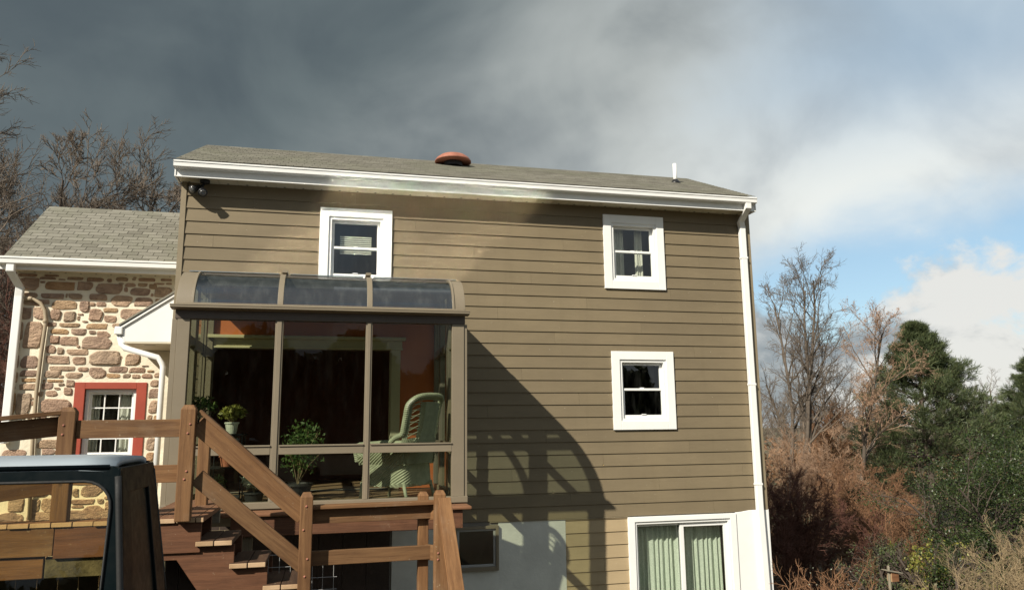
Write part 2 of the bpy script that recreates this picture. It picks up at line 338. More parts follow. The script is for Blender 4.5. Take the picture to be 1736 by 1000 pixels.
# ------------------------------------------------------------------ builders
ORG = {}
def org(p): return ORG.get(p.name, Vector((0, 0, 0))) if p else Vector((0, 0, 0))
def link(o, parent):
    COL.objects.link(o)
    if parent: o.parent = parent
    return o
def empty(name, loc, label, cat, group=None):
    o = bpy.data.objects.new(name, None); COL.objects.link(o); o.empty_display_size = 0.2
    o.location = loc; ORG[o.name] = Vector(loc)
    return tag(o, label, cat, group)
def tag(o, label, cat, group=None):
    o['label'] = label; o['category'] = cat
    if group: o['group'] = group
    return o
class MB:
    def __init__(s): s.v = []; s.f = []
    def add(s, vs, fs):
        k = len(s.v); s.v += [tuple(v) for v in vs]; s.f += [tuple(i+k for i in f) for f in fs]; return s
    def box(s, x0, x1, y0, y1, z0, z1):
        vs = [(x0, y0, z0), (x1, y0, z0), (x1, y1, z0), (x0, y1, z0), (x0, y0, z1), (x1, y0, z1), (x1, y1, z1), (x0, y1, z1)]
        return s.add(vs, [(3, 2, 1, 0), (4, 5, 6, 7), (0, 1, 5, 4), (1, 2, 6, 5), (2, 3, 7, 6), (3, 0, 4, 7)])
    def prism(s, prof, axis, a, b):
        """prof: 2-D outline in the other two axes, extruded along axis from a to b"""
        n = len(prof)
        def P(t, p):
            return {'x': (t, p[0], p[1]), 'y': (p[0], t, p[1]), 'z': (p[0], p[1], t)}[axis]
        vs = [P(a, p) for p in prof]+[P(b, p) for p in prof]
        fs = [tuple(range(n))[::-1], tuple(range(n, 2*n))]+[(i, (i+1) % n, n+(i+1) % n, n+i) for i in range(n)]
        return s.add(vs, fs)
    def tube(s, pts, r, n=8, cap=True):
        pts = [Vector(p) for p in pts]; k = len(pts)
        rs = r if hasattr(r, '__len__') else [r]*k
        vs = []; u = None
        for i, p in enumerate(pts):
            t = (pts[min(i+1, k-1)]-pts[max(i-1, 0)]).normalized()
            if u is None:
                u = t.cross(Vector((0, 0, 1)) if abs(t.z) < 0.9 else Vector((1, 0, 0))).normalized()
            else:
                u = (u-t*u.dot(t)).normalized()
            w = t.cross(u)
            for j in range(n):
                a = 2*math.pi*j/n; vs.append(p+(u*math.cos(a)+w*math.sin(a))*rs[i])
        fs = [(i*n+j, i*n+(j+1) % n, (i+1)*n+(j+1) % n, (i+1)*n+j) for i in range(k-1) for j in range(n)]
        if cap: fs += [tuple(range(n))[::-1], tuple(range((k-1)*n, k*n))]
        return s.add(vs, fs)
    def lathe(s, c, prof, n=16, axis=Vector((0, 0, 1))):
        axis = axis.normalized(); u = axis.orthogonal().normalized(); w = axis.cross(u); c = Vector(c)
        vs = [c+axis*h+(u*math.cos(2*math.pi*j/n)+w*math.sin(2*math.pi*j/n))*r for r, h in prof for j in range(n)]
        k = len(prof)
        fs = [(i*n+j, i*n+(j+1) % n, (i+1)*n+(j+1) % n, (i+1)*n+j) for i in range(k-1) for j in range(n)]
        fs += [tuple(range(n))[::-1], tuple(range((k-1)*n, k*n))]
        return s.add(vs, fs)
    def build(s, name, m, parent=None, bevel=0.0, smooth=False, origin=None):
        o0 = origin if origin is not None else org(parent)
        me = bpy.data.meshes.new(name)
        me.from_pydata([tuple(Vector(v)-o0) for v in s.v], [], s.f); me.materials.append(m)
        o = bpy.data.objects.new(name, me); link(o, parent)
        if origin is not None:
            ORG[o.name] = Vector(origin); o.location = Vector(origin)-org(parent)
        else: ORG[o.name] = o0
        if smooth: me.polygons.foreach_set('use_smooth', [True]*len(me.polygons))
        if bevel:
            bv = o.modifiers.new('bevel', 'BEVEL'); bv.width = bevel; bv.segments = 2; bv.limit_method = 'ANGLE'; bv.harden_normals = False
        return o
def box(name, m, parent, x0, x1, y0, y1, z0, z1, bevel=0.0):
    return MB().box(x0, x1, y0, y1, z0, z1).build(name, m, parent, bevel)
def board(name, m, parent, p0, p1, w, h, up=(0, 0, 1), bevel=0.004):
    """a plank from p0 to p1 whose local x runs along the grain; w across, h along up"""
    p0, p1 = Vector(p0), Vector(p1); L = (p1-p0).length; X = (p1-p0)/L
    Zv = Vector(up); Zv = (Zv-X*Zv.dot(X)).normalized(); Yv = Zv.cross(X)
    b = MB().box(0, L, -w/2, w/2, -h/2, h/2)
    me = bpy.data.meshes.new(name); me.from_pydata(b.v, [], b.f); me.materials.append(m)
    o = bpy.data.objects.new(name, me); link(o, parent)
    M4 = Matrix(((X.x, Yv.x, Zv.x, p0.x), (X.y, Yv.y, Zv.y, p0.y), (X.z, Yv.z, Zv.z, p0.z), (0, 0, 0, 1)))
    o.matrix_local = Matrix.Translation(-org(parent)) @ M4
    if bevel:
        bv = o.modifiers.new('bevel', 'BEVEL'); bv.width = bevel; bv.segments = 2
    return o
def post(name, m, parent, x, y, z0, z1, w, d=None, cap=0.02):
    """square post with a chamfered head, grain along local x"""
    d = d or w; L = z1-z0
    vs = []
    for (t, k) in ((0, 1), (L-cap*1.4, 1), (L, 0.62)):
        vs += [(t, -w/2*k, -d/2*k), (t, w/2*k, -d/2*k), (t, w/2*k, d/2*k), (t, -w/2*k, d/2*k)]
    fs = [(3, 2, 1, 0), (8, 9, 10, 11)]+[(r*4+i, r*4+(i+1) % 4, r*4+4+(i+1) % 4, r*4+4+i) for r in range(2) for i in range(4)]
    me = bpy.data.meshes.new(name); me.from_pydata(vs, [], fs); me.materials.append(m)
    o = bpy.data.objects.new(name, me); link(o, parent)
    M4 = Matrix(((0, 1, 0, x), (0, 0, 1, y), (1, 0, 0, z0), (0, 0, 0, 1)))
    o.matrix_local = Matrix.Translation(-org(parent)) @ M4
    bv = o.modifiers.new('bevel', 'BEVEL'); bv.width = 0.006; bv.segments = 2
    return o
def mesh_np(name, V, Fq, m, parent=None, smooth=True, kind=None):
    V = np.asarray(V, np.float32).copy(); Fq = np.asarray(Fq, np.int32)
    o0 = org(parent); V -= np.array(o0, np.float32)
    k = Fq.shape[1]
    me = bpy.data.meshes.new(name)
    me.vertices.add(len(V)); me.vertices.foreach_set('co', V.ravel())
    me.loops.add(Fq.size); me.loops.foreach_set('vertex_index', Fq.ravel())
    me.polygons.add(len(Fq)); me.polygons.foreach_set('loop_start', np.arange(0, Fq.size, k, dtype=np.int32))
    me.polygons.foreach_set('use_smooth', np.full(len(Fq), smooth))
    me.update(calc_edges=True); me.materials.append(m)
    o = bpy.data.objects.new(name, me); link(o, parent); ORG[o.name] = o0
    if kind: o['kind'] = kind
    return o
def plate(outer, holes, y0, y1, conv):
    """flat plate with holes as (verts, faces); conv(u, v, t) maps to 3-D, t = 0 / 1 the two faces"""
    bm = bmesh.new(); es = []
    for loop in [outer]+holes:
        vs = [bm.verts.new((u, v, 0)) for u, v in loop]
        es += [bm.edges.new((vs[i], vs[(i+1) % len(vs)])) for i in range(len(vs))]
    bmesh.ops.triangle_fill(bm, use_beauty=True, use_dissolve=False, edges=es)
    bm.verts.ensure_lookup_table(); bm.verts.index_update()
    n = len(bm.verts); uv = [(v.co.x, v.co.y) for v in bm.verts]
    tris = [tuple(v.index for v in f.verts) for f in bm.faces]
    be = [(e.verts[0].index, e.verts[1].index) for e in bm.edges if len(e.link_faces) == 1]
    bm.free()
    vs = [conv(u, v, y0) for u, v in uv]+[conv(u, v, y1) for u, v in uv]
    fs = tris+[tuple(i+n for i in t[::-1]) for t in tris]+[(a, b, b+n, a+n) for a, b in be]
    return vs, fs
def fix_normals(o):
    bm = bmesh.new(); bm.from_mesh(o.data); bmesh.ops.recalc_face_normals(bm, faces=bm.faces); bm.to_mesh(o.data); bm.free(); return o
def rect(x0, x1, z0, z1): return [(x0, z0), (x1, z0), (x1, z1), (x0, z1)]
def frame_mb(x0, x1, z0, z1, w, y0, y1, wt=None, wb=None):
    """four mitre-less frame members butted together"""
    wt = w if wt is None else wt; wb = w if wb is None else wb
    b = MB()
    b.box(x0, x0+w, y0, y1, z0, z1); b.box(x1-w, x1, y0, y1, z0, z1)
    b.box(x0+w, x1-w, y0, y1, z1-wt, z1); b.box(x0+w, x1-w, y0, y1, z0, z0+wb)
    return b
# ------------------------------------------------------------------ ground
def sst(a, b, x):
    t = np.clip((x-a)/(b-a), 0, 1); return t*t*(3-2*t)
def gh(x, y):
    x = np.asarray(x, float); y = np.asarray(y, float)
    h = -1.9 - 1.52*sst(6.2, 9.2, y)*sst(-2.2, 1.5, x) - 0.5*sst(6.0, 9.0, y)*(1-sst(-2.2, 1.5, x))
    h = h - 1.52*(1-sst(6.2, 9.2, y))*sst(2.5, 7.5, x)
    h = h - 1.0*sst(8, 40, np.maximum(x, 0)) + 2.2*sst(60, 220, y) - 0.6*sst(14, 40, y)
    return h
xs = np.concatenate([np.linspace(-400, -40, 13)[:-1], np.linspace(-40, 60, 101)[:-1], np.linspace(60, 400, 13)])
ys = np.concatenate([np.linspace(-300, -20, 13)[:-1], np.linspace(-20, 60, 81)[:-1], np.linspace(60, 600, 19)])
XX, YY = np.meshgrid(xs, ys); ZZ = gh(XX, YY)
ZZ += 0.05*np.sin(XX*1.3+YY*0.7)*np.cos(YY*0.9)*(YY > 12)
nx, ny = len(xs), len(ys)
idx = np.arange(nx*ny).reshape(ny, nx)
Fq = np.stack([idx[:-1, :-1], idx[:-1, 1:], idx[1:, 1:], idx[1:, :-1]], -1).reshape(-1, 4)
o = mesh_np('ground', np.stack([XX, YY, ZZ], -1).reshape(-1, 3), Fq, M_GROUND); o['kind'] = 'structure'
dxs = np.linspace(-14, 2.4, 30); dys = np.linspace(-10, 5.9, 30)
XX, YY = np.meshgrid(dxs, dys); idx = np.arange(900).reshape(30, 30)
Fq = np.stack([idx[:-1, :-1], idx[:-1, 1:], idx[1:, 1:], idx[1:, :-1]], -1).reshape(-1, 4)
o = mesh_np('driveway', np.stack([XX, YY, gh(XX, YY)+0.02], -1).reshape(-1, 3), Fq, M_ASPHALT); o['kind'] = 'structure'

# ------------------------------------------------------------------ main house
HX0, HX1, HY, HB = -2.05, 6.50, 10.7, 14.6
house = empty('house', (2.2, HY, -3.4), 'tan lap-sided two-storey house with white windows and grey shingle roof', 'house')
# openings in the front wall (x0, x1, z0, z1)
W_UL = (-0.215, 0.79, 1.93, 3.083)
W_UR = (4.00, 4.995, 2.055, 3.213)
W_LR = (4.066, 5.063, -0.056, 1.104)
DOOR = (4.236, 5.954, -3.38, -1.30)
BASEW = (1.70, 2.32, -1.93, -1.335)
CAS = 0.125
def inner(w, c=CAS): return (w[0]+c, w[1]-c, w[2]+c, w[3]-c)
OPEN = (-1.54, 0.81, -0.8, 1.08)      # opening from the sunroom into the house
SUN_HOLE = (-1.60, 1.46, -0.86, 1.77)
holes = [rect(*inner(w)) for w in (W_UL, W_UR, W_LR)]+[rect(*OPEN), rect(DOOR[0]+.1, DOOR[1]-.1, DOOR[2], DOOR[3]-.08), rect(*inner(BASEW, .03))]
vs, fs = plate(rect(HX0+.03, HX1-.03, -3.44, 3.40), holes, HY, HY+.16, lambda u, v, t: (u, t, v))
wall = MB().add(vs, fs).build('front_wall', M_INT, house); fix_normals(wall)
b = MB(); b.box(HX0, HX0+.02, HY, HB, -3.44, 3.4); b.box(HX1-.02, HX1, HY, HB, -3.44, 3.4); b.box(HX0+.02, HX1-.02, HB-.02, HB, -3.44, 3.4)
b.add([(HX0, HY, 3.4), (HX0, HB, 3.4), (HX0, 12.65, 4.52)], [(0, 1, 2)]); b.add([(HX1, HY, 3.4), (HX1, HB, 3.4), (HX1, 12.65, 4.52)], [(2, 1, 0)])
b.build('side_wall', M_TRIMTAN, house)
box('basement_floor', M_DARKFLOOR, house, HX0+.03, HX1-.03, HY+.17, HB-.03, -3.44, -3.38)
box('ground_floor', M_DARKFLOOR, house, HX0+.03, HX1-.03, HY+.17, HB-.03, -1.0, -0.80)
box('upper_floor', M_INT, house, HX0+.03, HX1-.03, HY+.17, HB-.03, 1.35, 1.55)
box('partition', M_BURG, house, -1.9, 3.2, 12.9, 13.0, -0.8, 1.35)
box('partition', M_INT, house, 3.2, 3.3, HY+.17, HB-.03, -0.8, 1.35)
box('partition', M_BURG, house, -1.98, -1.9, HY+.17, 13.0, -0.8, 1.35)
box('attic_floor', M_INT, house, HX0+.03, HX1-.03, HY+.17, HB-.03, 3.36, 3.40)
# siding: one board per course, interrupted by the openings
EXPO, Z0 = 0.1775, -1.282
def courses(parent, x0, x1, z0, ztop, obst, m, name='siding_board', yoff=0.0):
    k = 0
    while True:
        za = z0+k*EXPO; zb = min(za+EXPO, ztop)
        if za >= ztop-0.01: break
        segs = [(x0, x1)]
        for (a, c, e, f) in obst:
            if f > za+0.01 and e < zb-0.01:
                new = []
                for (s, t) in segs:
                    if c <= s or a >= t: new.append((s, t)); continue
                    if a > s: new.append((s, a))
                    if c < t: new.append((c, t))
                segs = new
        pieces = []
        for (s, t) in segs:
            xj = x0-3.6+((k*1.37+.4) % 3.6); c0_ = s
            while xj < t-.25:
                if xj > s+.25: pieces.append((c0_, xj-.001, za, zb)); c0_ = xj+.001
                xj += 3.6
            pieces.append((c0_, t, za, zb))
        for (a, c, e, f) in obst:
            if za+0.012 < e < zb-0.01: pieces.append((a, c, za, e))
            if za+0.01 < f < zb-0.012: pieces.append((a, c, f, zb))
        for (s, t, zc, zd) in pieces:
            if t-s < 0.01: continue
            y = HY+yoff; yb_ = y-.022+.015*(zc-za)/EXPO; yt_ = y-.007-.015*(zb-zd)/EXPO
            prof = [(yb_, zc), (yb_+.003, zc-.002), (y-.001, zc-.002), (y-.001, zd+.004), (yt_, zd+.004)]
            MB().prism(prof, 'x', s, t).build(name, m, parent)
        k += 1
obst = [(w[0]+.03, w[1]-.03, w[2]+.03, w[3]-.03) for w in (W_UL, W_UR, W_LR)]+[SUN_HOLE]
courses(wall, HX0+.066, 6.42, Z0, 3.335, obst, M_SIDING)
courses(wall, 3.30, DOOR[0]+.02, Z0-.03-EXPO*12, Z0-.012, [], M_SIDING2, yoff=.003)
box('drip_edge', M_TRIMTAN, house, 2.2, 4.24, HY-.026, HY-.002, -1.298, -1.285)
box('corner_board', M_TRIMTAN, house, HX0-.004, HX0+.064, HY-.032, HY+.05, -3.4, 3.334)
box('corner_board', M_TRIMTAN, house, 6.422, 6.504, HY-.030, HY+.05, -1.27, 3.334)
# painted masonry at the basement
box('basement_wall', M_WHITEWALL, house, 2.323, 3.298, HY-.012, HY-.002, -3.43, -1.30)
box('basement_wall', M_WHITEWALL, house, 0.86, 1.698, HY-.012, HY-.002, -3.43, -1.30)
box('basement_wall', M_WHITEWALL, house, 1.698, 2.323, HY-.012, HY-.002, -3.43, -1.935)
b = MB(); b.prism([(5.957, -3.43), (6.515, -3.43), (6.515, -1.262), (6.18, -1.268), (6.05, -1.285), (5.957, -1.292)], 'y', HY-.03, HY+.02)
fix_normals(b.build('basement_wall', M_WHITE, house, 0.006))
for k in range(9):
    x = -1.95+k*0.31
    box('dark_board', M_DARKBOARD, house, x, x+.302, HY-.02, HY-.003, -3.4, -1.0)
# soffit, fascia, gutter
FY = 10.42
sof = box('soffit', M_SOFFIT, house, -2.075, 6.455, FY+.012, HY-.001, 3.352, 3.362)
for k in range(34):
    x0 = -2.07+k*0.25; x1 = min(x0+.243, 6.45)
    MB().prism([(FY+.014, 3.338), (HY-.004, 3.338), (HY-.004, 3.350), (FY+.014, 3.350)], 'x', x0, x1).build('soffit_panel', M_SOFFIT, sof)
    if k % 1 == 0: box('vent_slot', M_BLACK, sof, x0+.10, x0+.125, HY-.05, HY-.02, 3.336, 3.3385)
b = MB(); b.box(-2.08, 6.46, FY-.012, FY+.01, 3.322, 3.55); b.box(-2.08, 6.46, FY-.026, FY-.0125, 3.320, 3.334)
b.box(-2.10, -2.0805, FY-.026, HY+.02, 3.322, 3.53); b.box(6.4605, 6.475, FY-.026, HY+.02, 3.322, 3.53)
b.build('fascia', M_WHITE, house, 0.003)
def gutter(parent, x0, x1, y, z, m=M_WHITE, k=1.0):
    # K-style profile, open at the top; y is the back, z the rim
    p = [(y, z), (y, z-.088*k), (y-.086*k, z-.088*k), (y-.104*k, z-.078*k), (y-.108*k, z-.030*k), (y-.104*k, z-.024*k), (y-.118*k, z-.020*k), (y-.118*k, z),
         (y-.104*k, z), (y-.098*k, z-.014*k), (y-.100*k, z-.034*k), (y-.096*k, z-.072*k), (y-.082*k, z-.082*k), (y-.006*k, z-.082*k), (y-.006*k, z)]
    gm = MB().prism(p, 'x', x0, x1)
    for xe in (x0, x1): gm.prism([q for q in p[:8]], 'x', xe-.003, xe+.003)
    return fix_normals(gm.build('gutter', m, parent))
gutter(house, -2.10, 6.44, FY-.013, 3.515)
# downspout at the east corner
dsx = 6.345
b = MB()
def rectpipe(b, pts, w, d):
    """rectangular pipe along a path (w across x, d across y)"""
    n = len(pts); vs = []
    for p in pts:
        vs += [(p[0]-w/2, p[1]-d/2, p[2]), (p[0]+w/2, p[1]-d/2, p[2]), (p[0]+w/2, p[1]+d/2, p[2]), (p[0]-w/2, p[1]+d/2, p[2])]
    fs = [(i*4+j, i*4+(j+1) % 4, i*4+4+(j+1) % 4, i*4+4+j) for i in range(n-1) for j in range(4)]+[(3, 2, 1, 0), (n*4-4, n*4-3, n*4-2, n*4-1)]
    return b.add(vs, fs)
rectpipe(b, [(6.30, FY-.075, 3.44), (6.30, FY-.07, 3.34), (6.31, HY-.10, 3.19), (6.345, HY-.062, 3.12), (6.345, HY-.062, -1.2), (6.39, HY-.062, -3.40)], .10, .072)
ds = fix_normals(b.build('downspout', M_WHITE, house, 0.008))
for z in (2.6, 0.6, -0.9): box('pipe_strap', M_WHITE, ds, 6.288, 6.402, HY-.101, HY-.03, z, z+.03)
# roof with tabs
ED, RD = (10.33, 3.535), (12.65, 4.60)
sl = math.hypot(RD[0]-ED[0], RD[1]-ED[1]); ry, rz = (RD[0]-ED[0])/sl, (RD[1]-ED[1])/sl
RX0, RX1 = -2.09, 6.44
b = MB(); b.prism([(ED[0], ED[1]-.02), (RD[0], RD[1]-.02), (RD[0]*2-ED[0]+.1, ED[1]-.06), (RD[0]*2-ED[0]+.1, ED[1]-.12), (RD[0], RD[1]-.09), (ED[0]+.02, ED[1]-.05)], 'x', RX0+.02, RX1-.02)
roof = fix_normals(b.build('roof', M_SHINGLE, house))
def tab_mesh(w, h, t=0.006):
    me = bpy.data.meshes.new('shingle')
    # local x across, y up the slope, z out of the roof; the top edge sits lower (lapped)
    vs = [(0.004, 0, 0), (w-.004, 0, 0), (w-.004, h+.01, -.006), (.004, h+.01, -.006), (0.004, 0.001, t), (w-.004, 0.001, t), (w-.004, h+.01, .0), (.004, h+.01, 0)]
    me.from_pydata(vs, [], [(4, 5, 6, 7), (0, 1, 5, 4), (0, 4, 7, 3), (1, 2, 6, 5), (3, 2, 1, 0)]); me.materials.append(M_SHINGLE); return me
def shingles(parent, p, ry, rz, sl, x0, x1, tw, ex, limit, pick, jag=0.004):
    me = tab_mesh(tw, ex); R3 = Matrix(((1, 0, 0), (0, ry, -rz), (0, rz, ry))).to_4x4()
    rows = int(sl/ex); allt = []
    for r in range(rows):
        off = (r % 2)*tw*.5+(r//2 % 3)*tw*.11-tw
        k = 0
        while x0+off+k*tw < x1:
            a = x0+off+k*tw; k += 1
            if a+tw <= x0+.01: continue
            allt.append((max(a, x0), min(a+tw, x1), r))
    allt.sort(key=pick); rest = MB()
    for i, (a, c, r) in enumerate(allt):
        s = r*ex+random.uniform(-jag, jag); pos = Vector((a, p[0]+ry*s-rz*.006, p[1]+rz*s+ry*.006))
        full = (c-a) > tw-.001
        if i < limit:
            m2 = me if full else tab_mesh(max(c-a, .02), ex)
            o = bpy.data.objects.new('shingle', m2); link(o, parent)
            o.matrix_local = Matrix.Translation(pos-org(parent)) @ R3
        else:
            m2 = me if full else tab_mesh(max(c-a, .02), ex)
            M4 = Matrix.Translation(pos) @ R3
            rest.add([M4 @ v.co for v in m2.vertices], [tuple(q.vertices) for q in m2.polygons])
    if rest.v:
        o = rest.build('shingle_courses', M_SHINGLE, parent); o['kind'] = 'stuff'
shingles(roof, ED, ry, rz, sl, RX0, RX1, 0.215, 0.116, 298, lambda t: (t[0]-RX0)*0.30+t[2]*0.116*0.4)
# ridge caps
for k in range(28):
    x = RX0+k*.31
    MB().prism([(RD[0]-.14, RD[1]-.075), (RD[0], RD[1]-.008), (RD[0]+.14, RD[1]-.075), (RD[0]+.14, RD[1]-.085+.0), (RD[0], RD[1]-.02), (RD[0]-.14, RD[1]-.085)], 'x', x, min(x+.305, RX1)).build('ridge_cap', M_SHINGLE, roof)
def roof_hit(px, py):
    d = ray(px, py); n = np.array([0, -rz, ry]); p0 = np.array([0, ED[0], ED[1]])
    return Vector(d*(n@p0)/(n@d))
# round rust-coloured vent near the ridge and the white pipe
vp = roof_hit(768, 281)
b = MB(); b.lathe(vp+Vector((0, 0, -.02)), [(.16, 0), (.16, .07), (.15, .075)], 20)
vt = b.build('roof_vent', M_BLACK, roof, smooth=False)
b = MB(); b.lathe(vp+Vector((0, 0, .055)), [(.28, 0), (.305, .0), (.305, .018), (.275, .06), (.215, .105), (.13, .128), (.02, .136)], 28)
b.build('vent_cap', M_TERRACAP, roof, smooth=True)
vp = roof_hit(1145, 310)
MB().lathe(vp, [(.034, -.05), (.034, .345), (.028, .345), (.028, .3)], 16).build('vent_pipe', M_WHITE, roof, smooth=True)
MB().lathe(vp, [(.11, -.04), (.075, .015), (.045, .05), (.036, .06)], 16).build('pipe_boot', M_BLACK, roof, smooth=True)

def dh_window(parent, w, label=None, shade=None):
    """double-hung window: casing, frame, two sashes and panes"""
    x0, x1, z0, z1 = w
    y = HY
    cs = frame_mb(x0, x1, z0, z1, CAS, y-.045, y-.002).build('window', M_WHITE, parent, 0.004)
    if label: cs['label'] = label
    i0, i1, k0, k1 = inner(w)
    frame_mb(i0-.001, i1+.001, k0-.001, k1+.001, .042, y-.025, y+.10).build('jamb', M_VINYL, cs, 0.003)
    a0, a1, c0, c1 = i0+.043, i1-.043, k0+.043, k1-.043
    mid = c0+(c1-c0)*0.515
    frame_mb(a0, a1, mid-.018, c1, .036, y+.045, y+.075, wb=.03).build('sash', M_VINYL, cs, 0.003)
    frame_mb(a0, a1, c0, mid+.018, .036, y+.008, y+.038, wt=.034, wb=.048).build('sash', M_VINYL, cs, 0.003)
    box('pane', M_WGLASS, cs, a0+.034, a1-.034, y+.058, y+.062, mid+.008, c1-.034)
    box('pane', M_WGLASS, cs, a0+.034, a1-.034, y+.021, y+.025, c0+.046, mid-.014)
    box('sash_lock', M_VINYL, cs, (a0+a1)/2-.03, (a0+a1)/2+.03, y+.036, y+.06, mid+.019, mid+.03)
    box('sash_lift', M_VINYL, cs, (a0+a1)/2-.035, (a0+a1)/2+.035, y-.004, y+.009, c0+.05, c0+.062)
    return (a0, a1, c0, c1)
r1 = dh_window(house, W_UL, 'white window just above the sunroom roof')
r2 = dh_window(house, W_UR, 'upper white window near the right corner')
r3 = dh_window(house, W_LR, 'lower white window near the right corner')
# things hanging inside the upper windows
def drape(name, x0, x1, z0, z1, y, folds, amp, m, label, cat='curtain', flare=0.0, group=None):
    K, Rn = folds*10+1, 8
    V = []
    for j in range(Rn+1):
        t = j/Rn; z = z1+(z0-z1)*t
        for i in range(K):
            u = i/(K-1); xx = x0+(x1-x0)*u + flare*t*(u-.5)
            ph = u*folds*2*math.pi
            V.append((xx, y+amp*(0.55+0.45*t)*math.sin(ph+0.9*math.sin(ph*.37+3*u)+.5*math.sin(2.1*t+u*9))+.3*amp*math.sin(ph*.5+1.3), z))
    V = np.array(V); idx = np.arange(K*(Rn+1)).reshape(Rn+1, K)
    Fq = np.stack([idx[:-1, :-1], idx[1:, :-1], idx[1:, 1:], idx[:-1, 1:]], -1).reshape(-1, 4)
    o = mesh_np(name, V, Fq, m)
    so = o.modifiers.new('thickness', 'SOLIDIFY'); so.thickness = 0.003
    return tag(o, label, cat, group)
drape('curtain', 4.24, 4.42, 2.2, 3.08, HY+.22, 4, .015, M_LACE, 'pale curtain at the left side of the upper right window')
drape('curtain', 4.62, 4.74, 2.2, 3.08, HY+.24, 3, .015, M_LACE, 'pale curtain at the right side of the upper right window')
bl = empty('reflection_slats', (0.29, HY+.15, 2.45), 'pale slats added for the cloud band reflected in the window above the sunroom', 'reflection slats')
for k in range(9): box('slat', M_LACE, bl, 0.07, 0.51, HY+.135, HY+.155, 2.46+k*.03, 2.478+k*.03)  # slats stand in for a pale cloud reflection on this glass

# sliding patio door
b = frame_mb(DOOR[0], DOOR[1], DOOR[2], DOOR[3], .10, HY-.05, HY-.002, wt=.07, wb=.02)
dr = b.build('patio_door', M_WHITE, house, 0.004)
d0, d1, e0, e1 = DOOR[0]+.102, DOOR[1]-.102, DOOR[2]+.02, DOOR[3]-.072
frame_mb(d0, d1, e0, e1, .03, HY-.03, HY+.11, wt=.035).build('door_frame', M_VINYL, dr, 0.003)
mx = (d0+d1)/2
frame_mb(mx-.035, d1-.03, e0+.03, e1-.036, .06, HY+.005, HY+.04, wb=.1).build('sash', M_VINYL, dr, 0.004)
frame_mb(d0+.03, mx+.03, e0+.03, e1-.036, .05, HY+.055, HY+.09, wb=.1, wt=.04).build('sash', M_VINYL, dr, 0.004)
box('pane', M_WGLASS, dr, mx+.024, d1-.089, HY+.020, HY+.024, e0+.129, e1-.095)
box('pane', M_WGLASS, dr, d0+.079, mx-.021, HY+.070, HY+.074, e0+.129, e1-.075)
MB().tube([(d0+.055, HY+.052, -2.35), (d0+.055, HY+.02, -2.33), (d0+.055, HY+.02, -2.15), (d0+.055, HY+.052, -2.13)], .011, 8).build('door_handle', M_WHITE, dr, smooth=True)
drape('curtain', d0+.06, mx+.02, -3.32, -1.44, HY+.21, 9, .03, M_CURTAIN, 'mint green curtain in the left half of the patio door')
drape('curtain', mx+.10, d1-.02, -3.32, -1.44, HY+.21, 8, .033, M_CURTAIN, 'mint green curtain in the right half of the patio door', flare=.0)
# basement window
fw = frame_mb(BASEW[0], BASEW[1], BASEW[2], BASEW[3], .04, HY-.06, HY-.002, wb=.055).build('window', M_BRONZE, house, 0.003)
fw['label'] = 'small dark basement window with brown frame'
b = frame_mb(BASEW[0]+.041, BASEW[1]-.041, BASEW[2]+.056, BASEW[3]-.041, .03, HY-.03, HY-.004); b.build('sash', M_LENS, fw, 0.002)
box('pane', M_WGLASS, fw, BASEW[0]+.07, BASEW[1]-.07, HY-.018, HY-.014, BASEW[2]+.085, BASEW[3]-.07)

# floodlight under the eave
fl = empty('floodlight', at(347, 316, 10.56), 'black twin-head floodlight under the eave at the left corner', 'floodlight')
c = at(347, 318, 10.56); c.z = 3.338
MB().lathe(c+Vector((0, 0, -.045)), [(.045, 0), (.062, .012), (.066, .045)], 20).build('base', M_BLACK, fl, smooth=True)
for (q, dirn) in ((at(325, 322, 10.5), Vector((-.55, -.55, -.55))), (at(344, 327, 10.45), Vector((.35, -.75, -.55)))):
    dn = dirn.normalized(); tip = q
    h = MB().lathe(tip, [(.022, -.16), (.034, -.13), (.036, -.09), (.058, -.03), (.060, .0), (.054, .0)], 18, dn).build('lamp_head', M_BLACK, fl, smooth=True)
    MB().lathe(tip, [(.053, -.004), (.035, .010), (.006, .014)], 18, dn).build('lens', M_LAMPGLASS, h, smooth=True)
    MB().tube([c+Vector((0, 0, -.03)), (c+Vector((0, 0, -.05))+tip-dn*.14)/2, tip-dn*.14], .012, 8).build('swivel_arm', M_BLACK, fl, smooth=True)
# ------------------------------------------------------------------ sunroom
SX0, SX1, SY = -1.63, 1.49, 8.56
SF, SIL, RLa, RLb, HD0, HD1 = -0.80, -0.745, -0.26, -0.16, 1.17, 1.30
ARC_R, ARC_Z = 0.47, 1.285       # quarter circle of the eave
sr = empty('sunroom', (-.07, 9.6, SF), 'bronze framed glass sunroom with curved glass eave on the house front', 'sunroom')
def arc_pts(r=ARC_R, n=30):
    return [(SY+ARC_R-r*math.cos(a), ARC_Z+r*math.sin(a)*0.98) for a in np.linspace(0, math.pi/2, n)]
FB = 0.004
for (a, c) in ((-1.60, -1.475), (-.605, -.520), (.365, .437), (1.335, 1.475)):
    p = MB().box(a, c, SY, SY+.09, SIL, HD0).build('mullion', M_BRONZE, sr, FB)
    if a > -1.0 and c < 1.0:
        box('glazing_cap', M_BRONZE, p, a+.018, c-.018, SY-.012, SY-.001, SIL+.002, HD0-.002, .003)
for s, (a, c) in ((0, (-1.655, -1.602)), (1, (1.477, 1.512))):
    box('corner_post', M_BRONZE, sr, a, c, SY+.012, SY+.10, -.86, HD0, FB)
bays = [(-1.474, -.606), (-.519, .364), (.438, 1.334)]
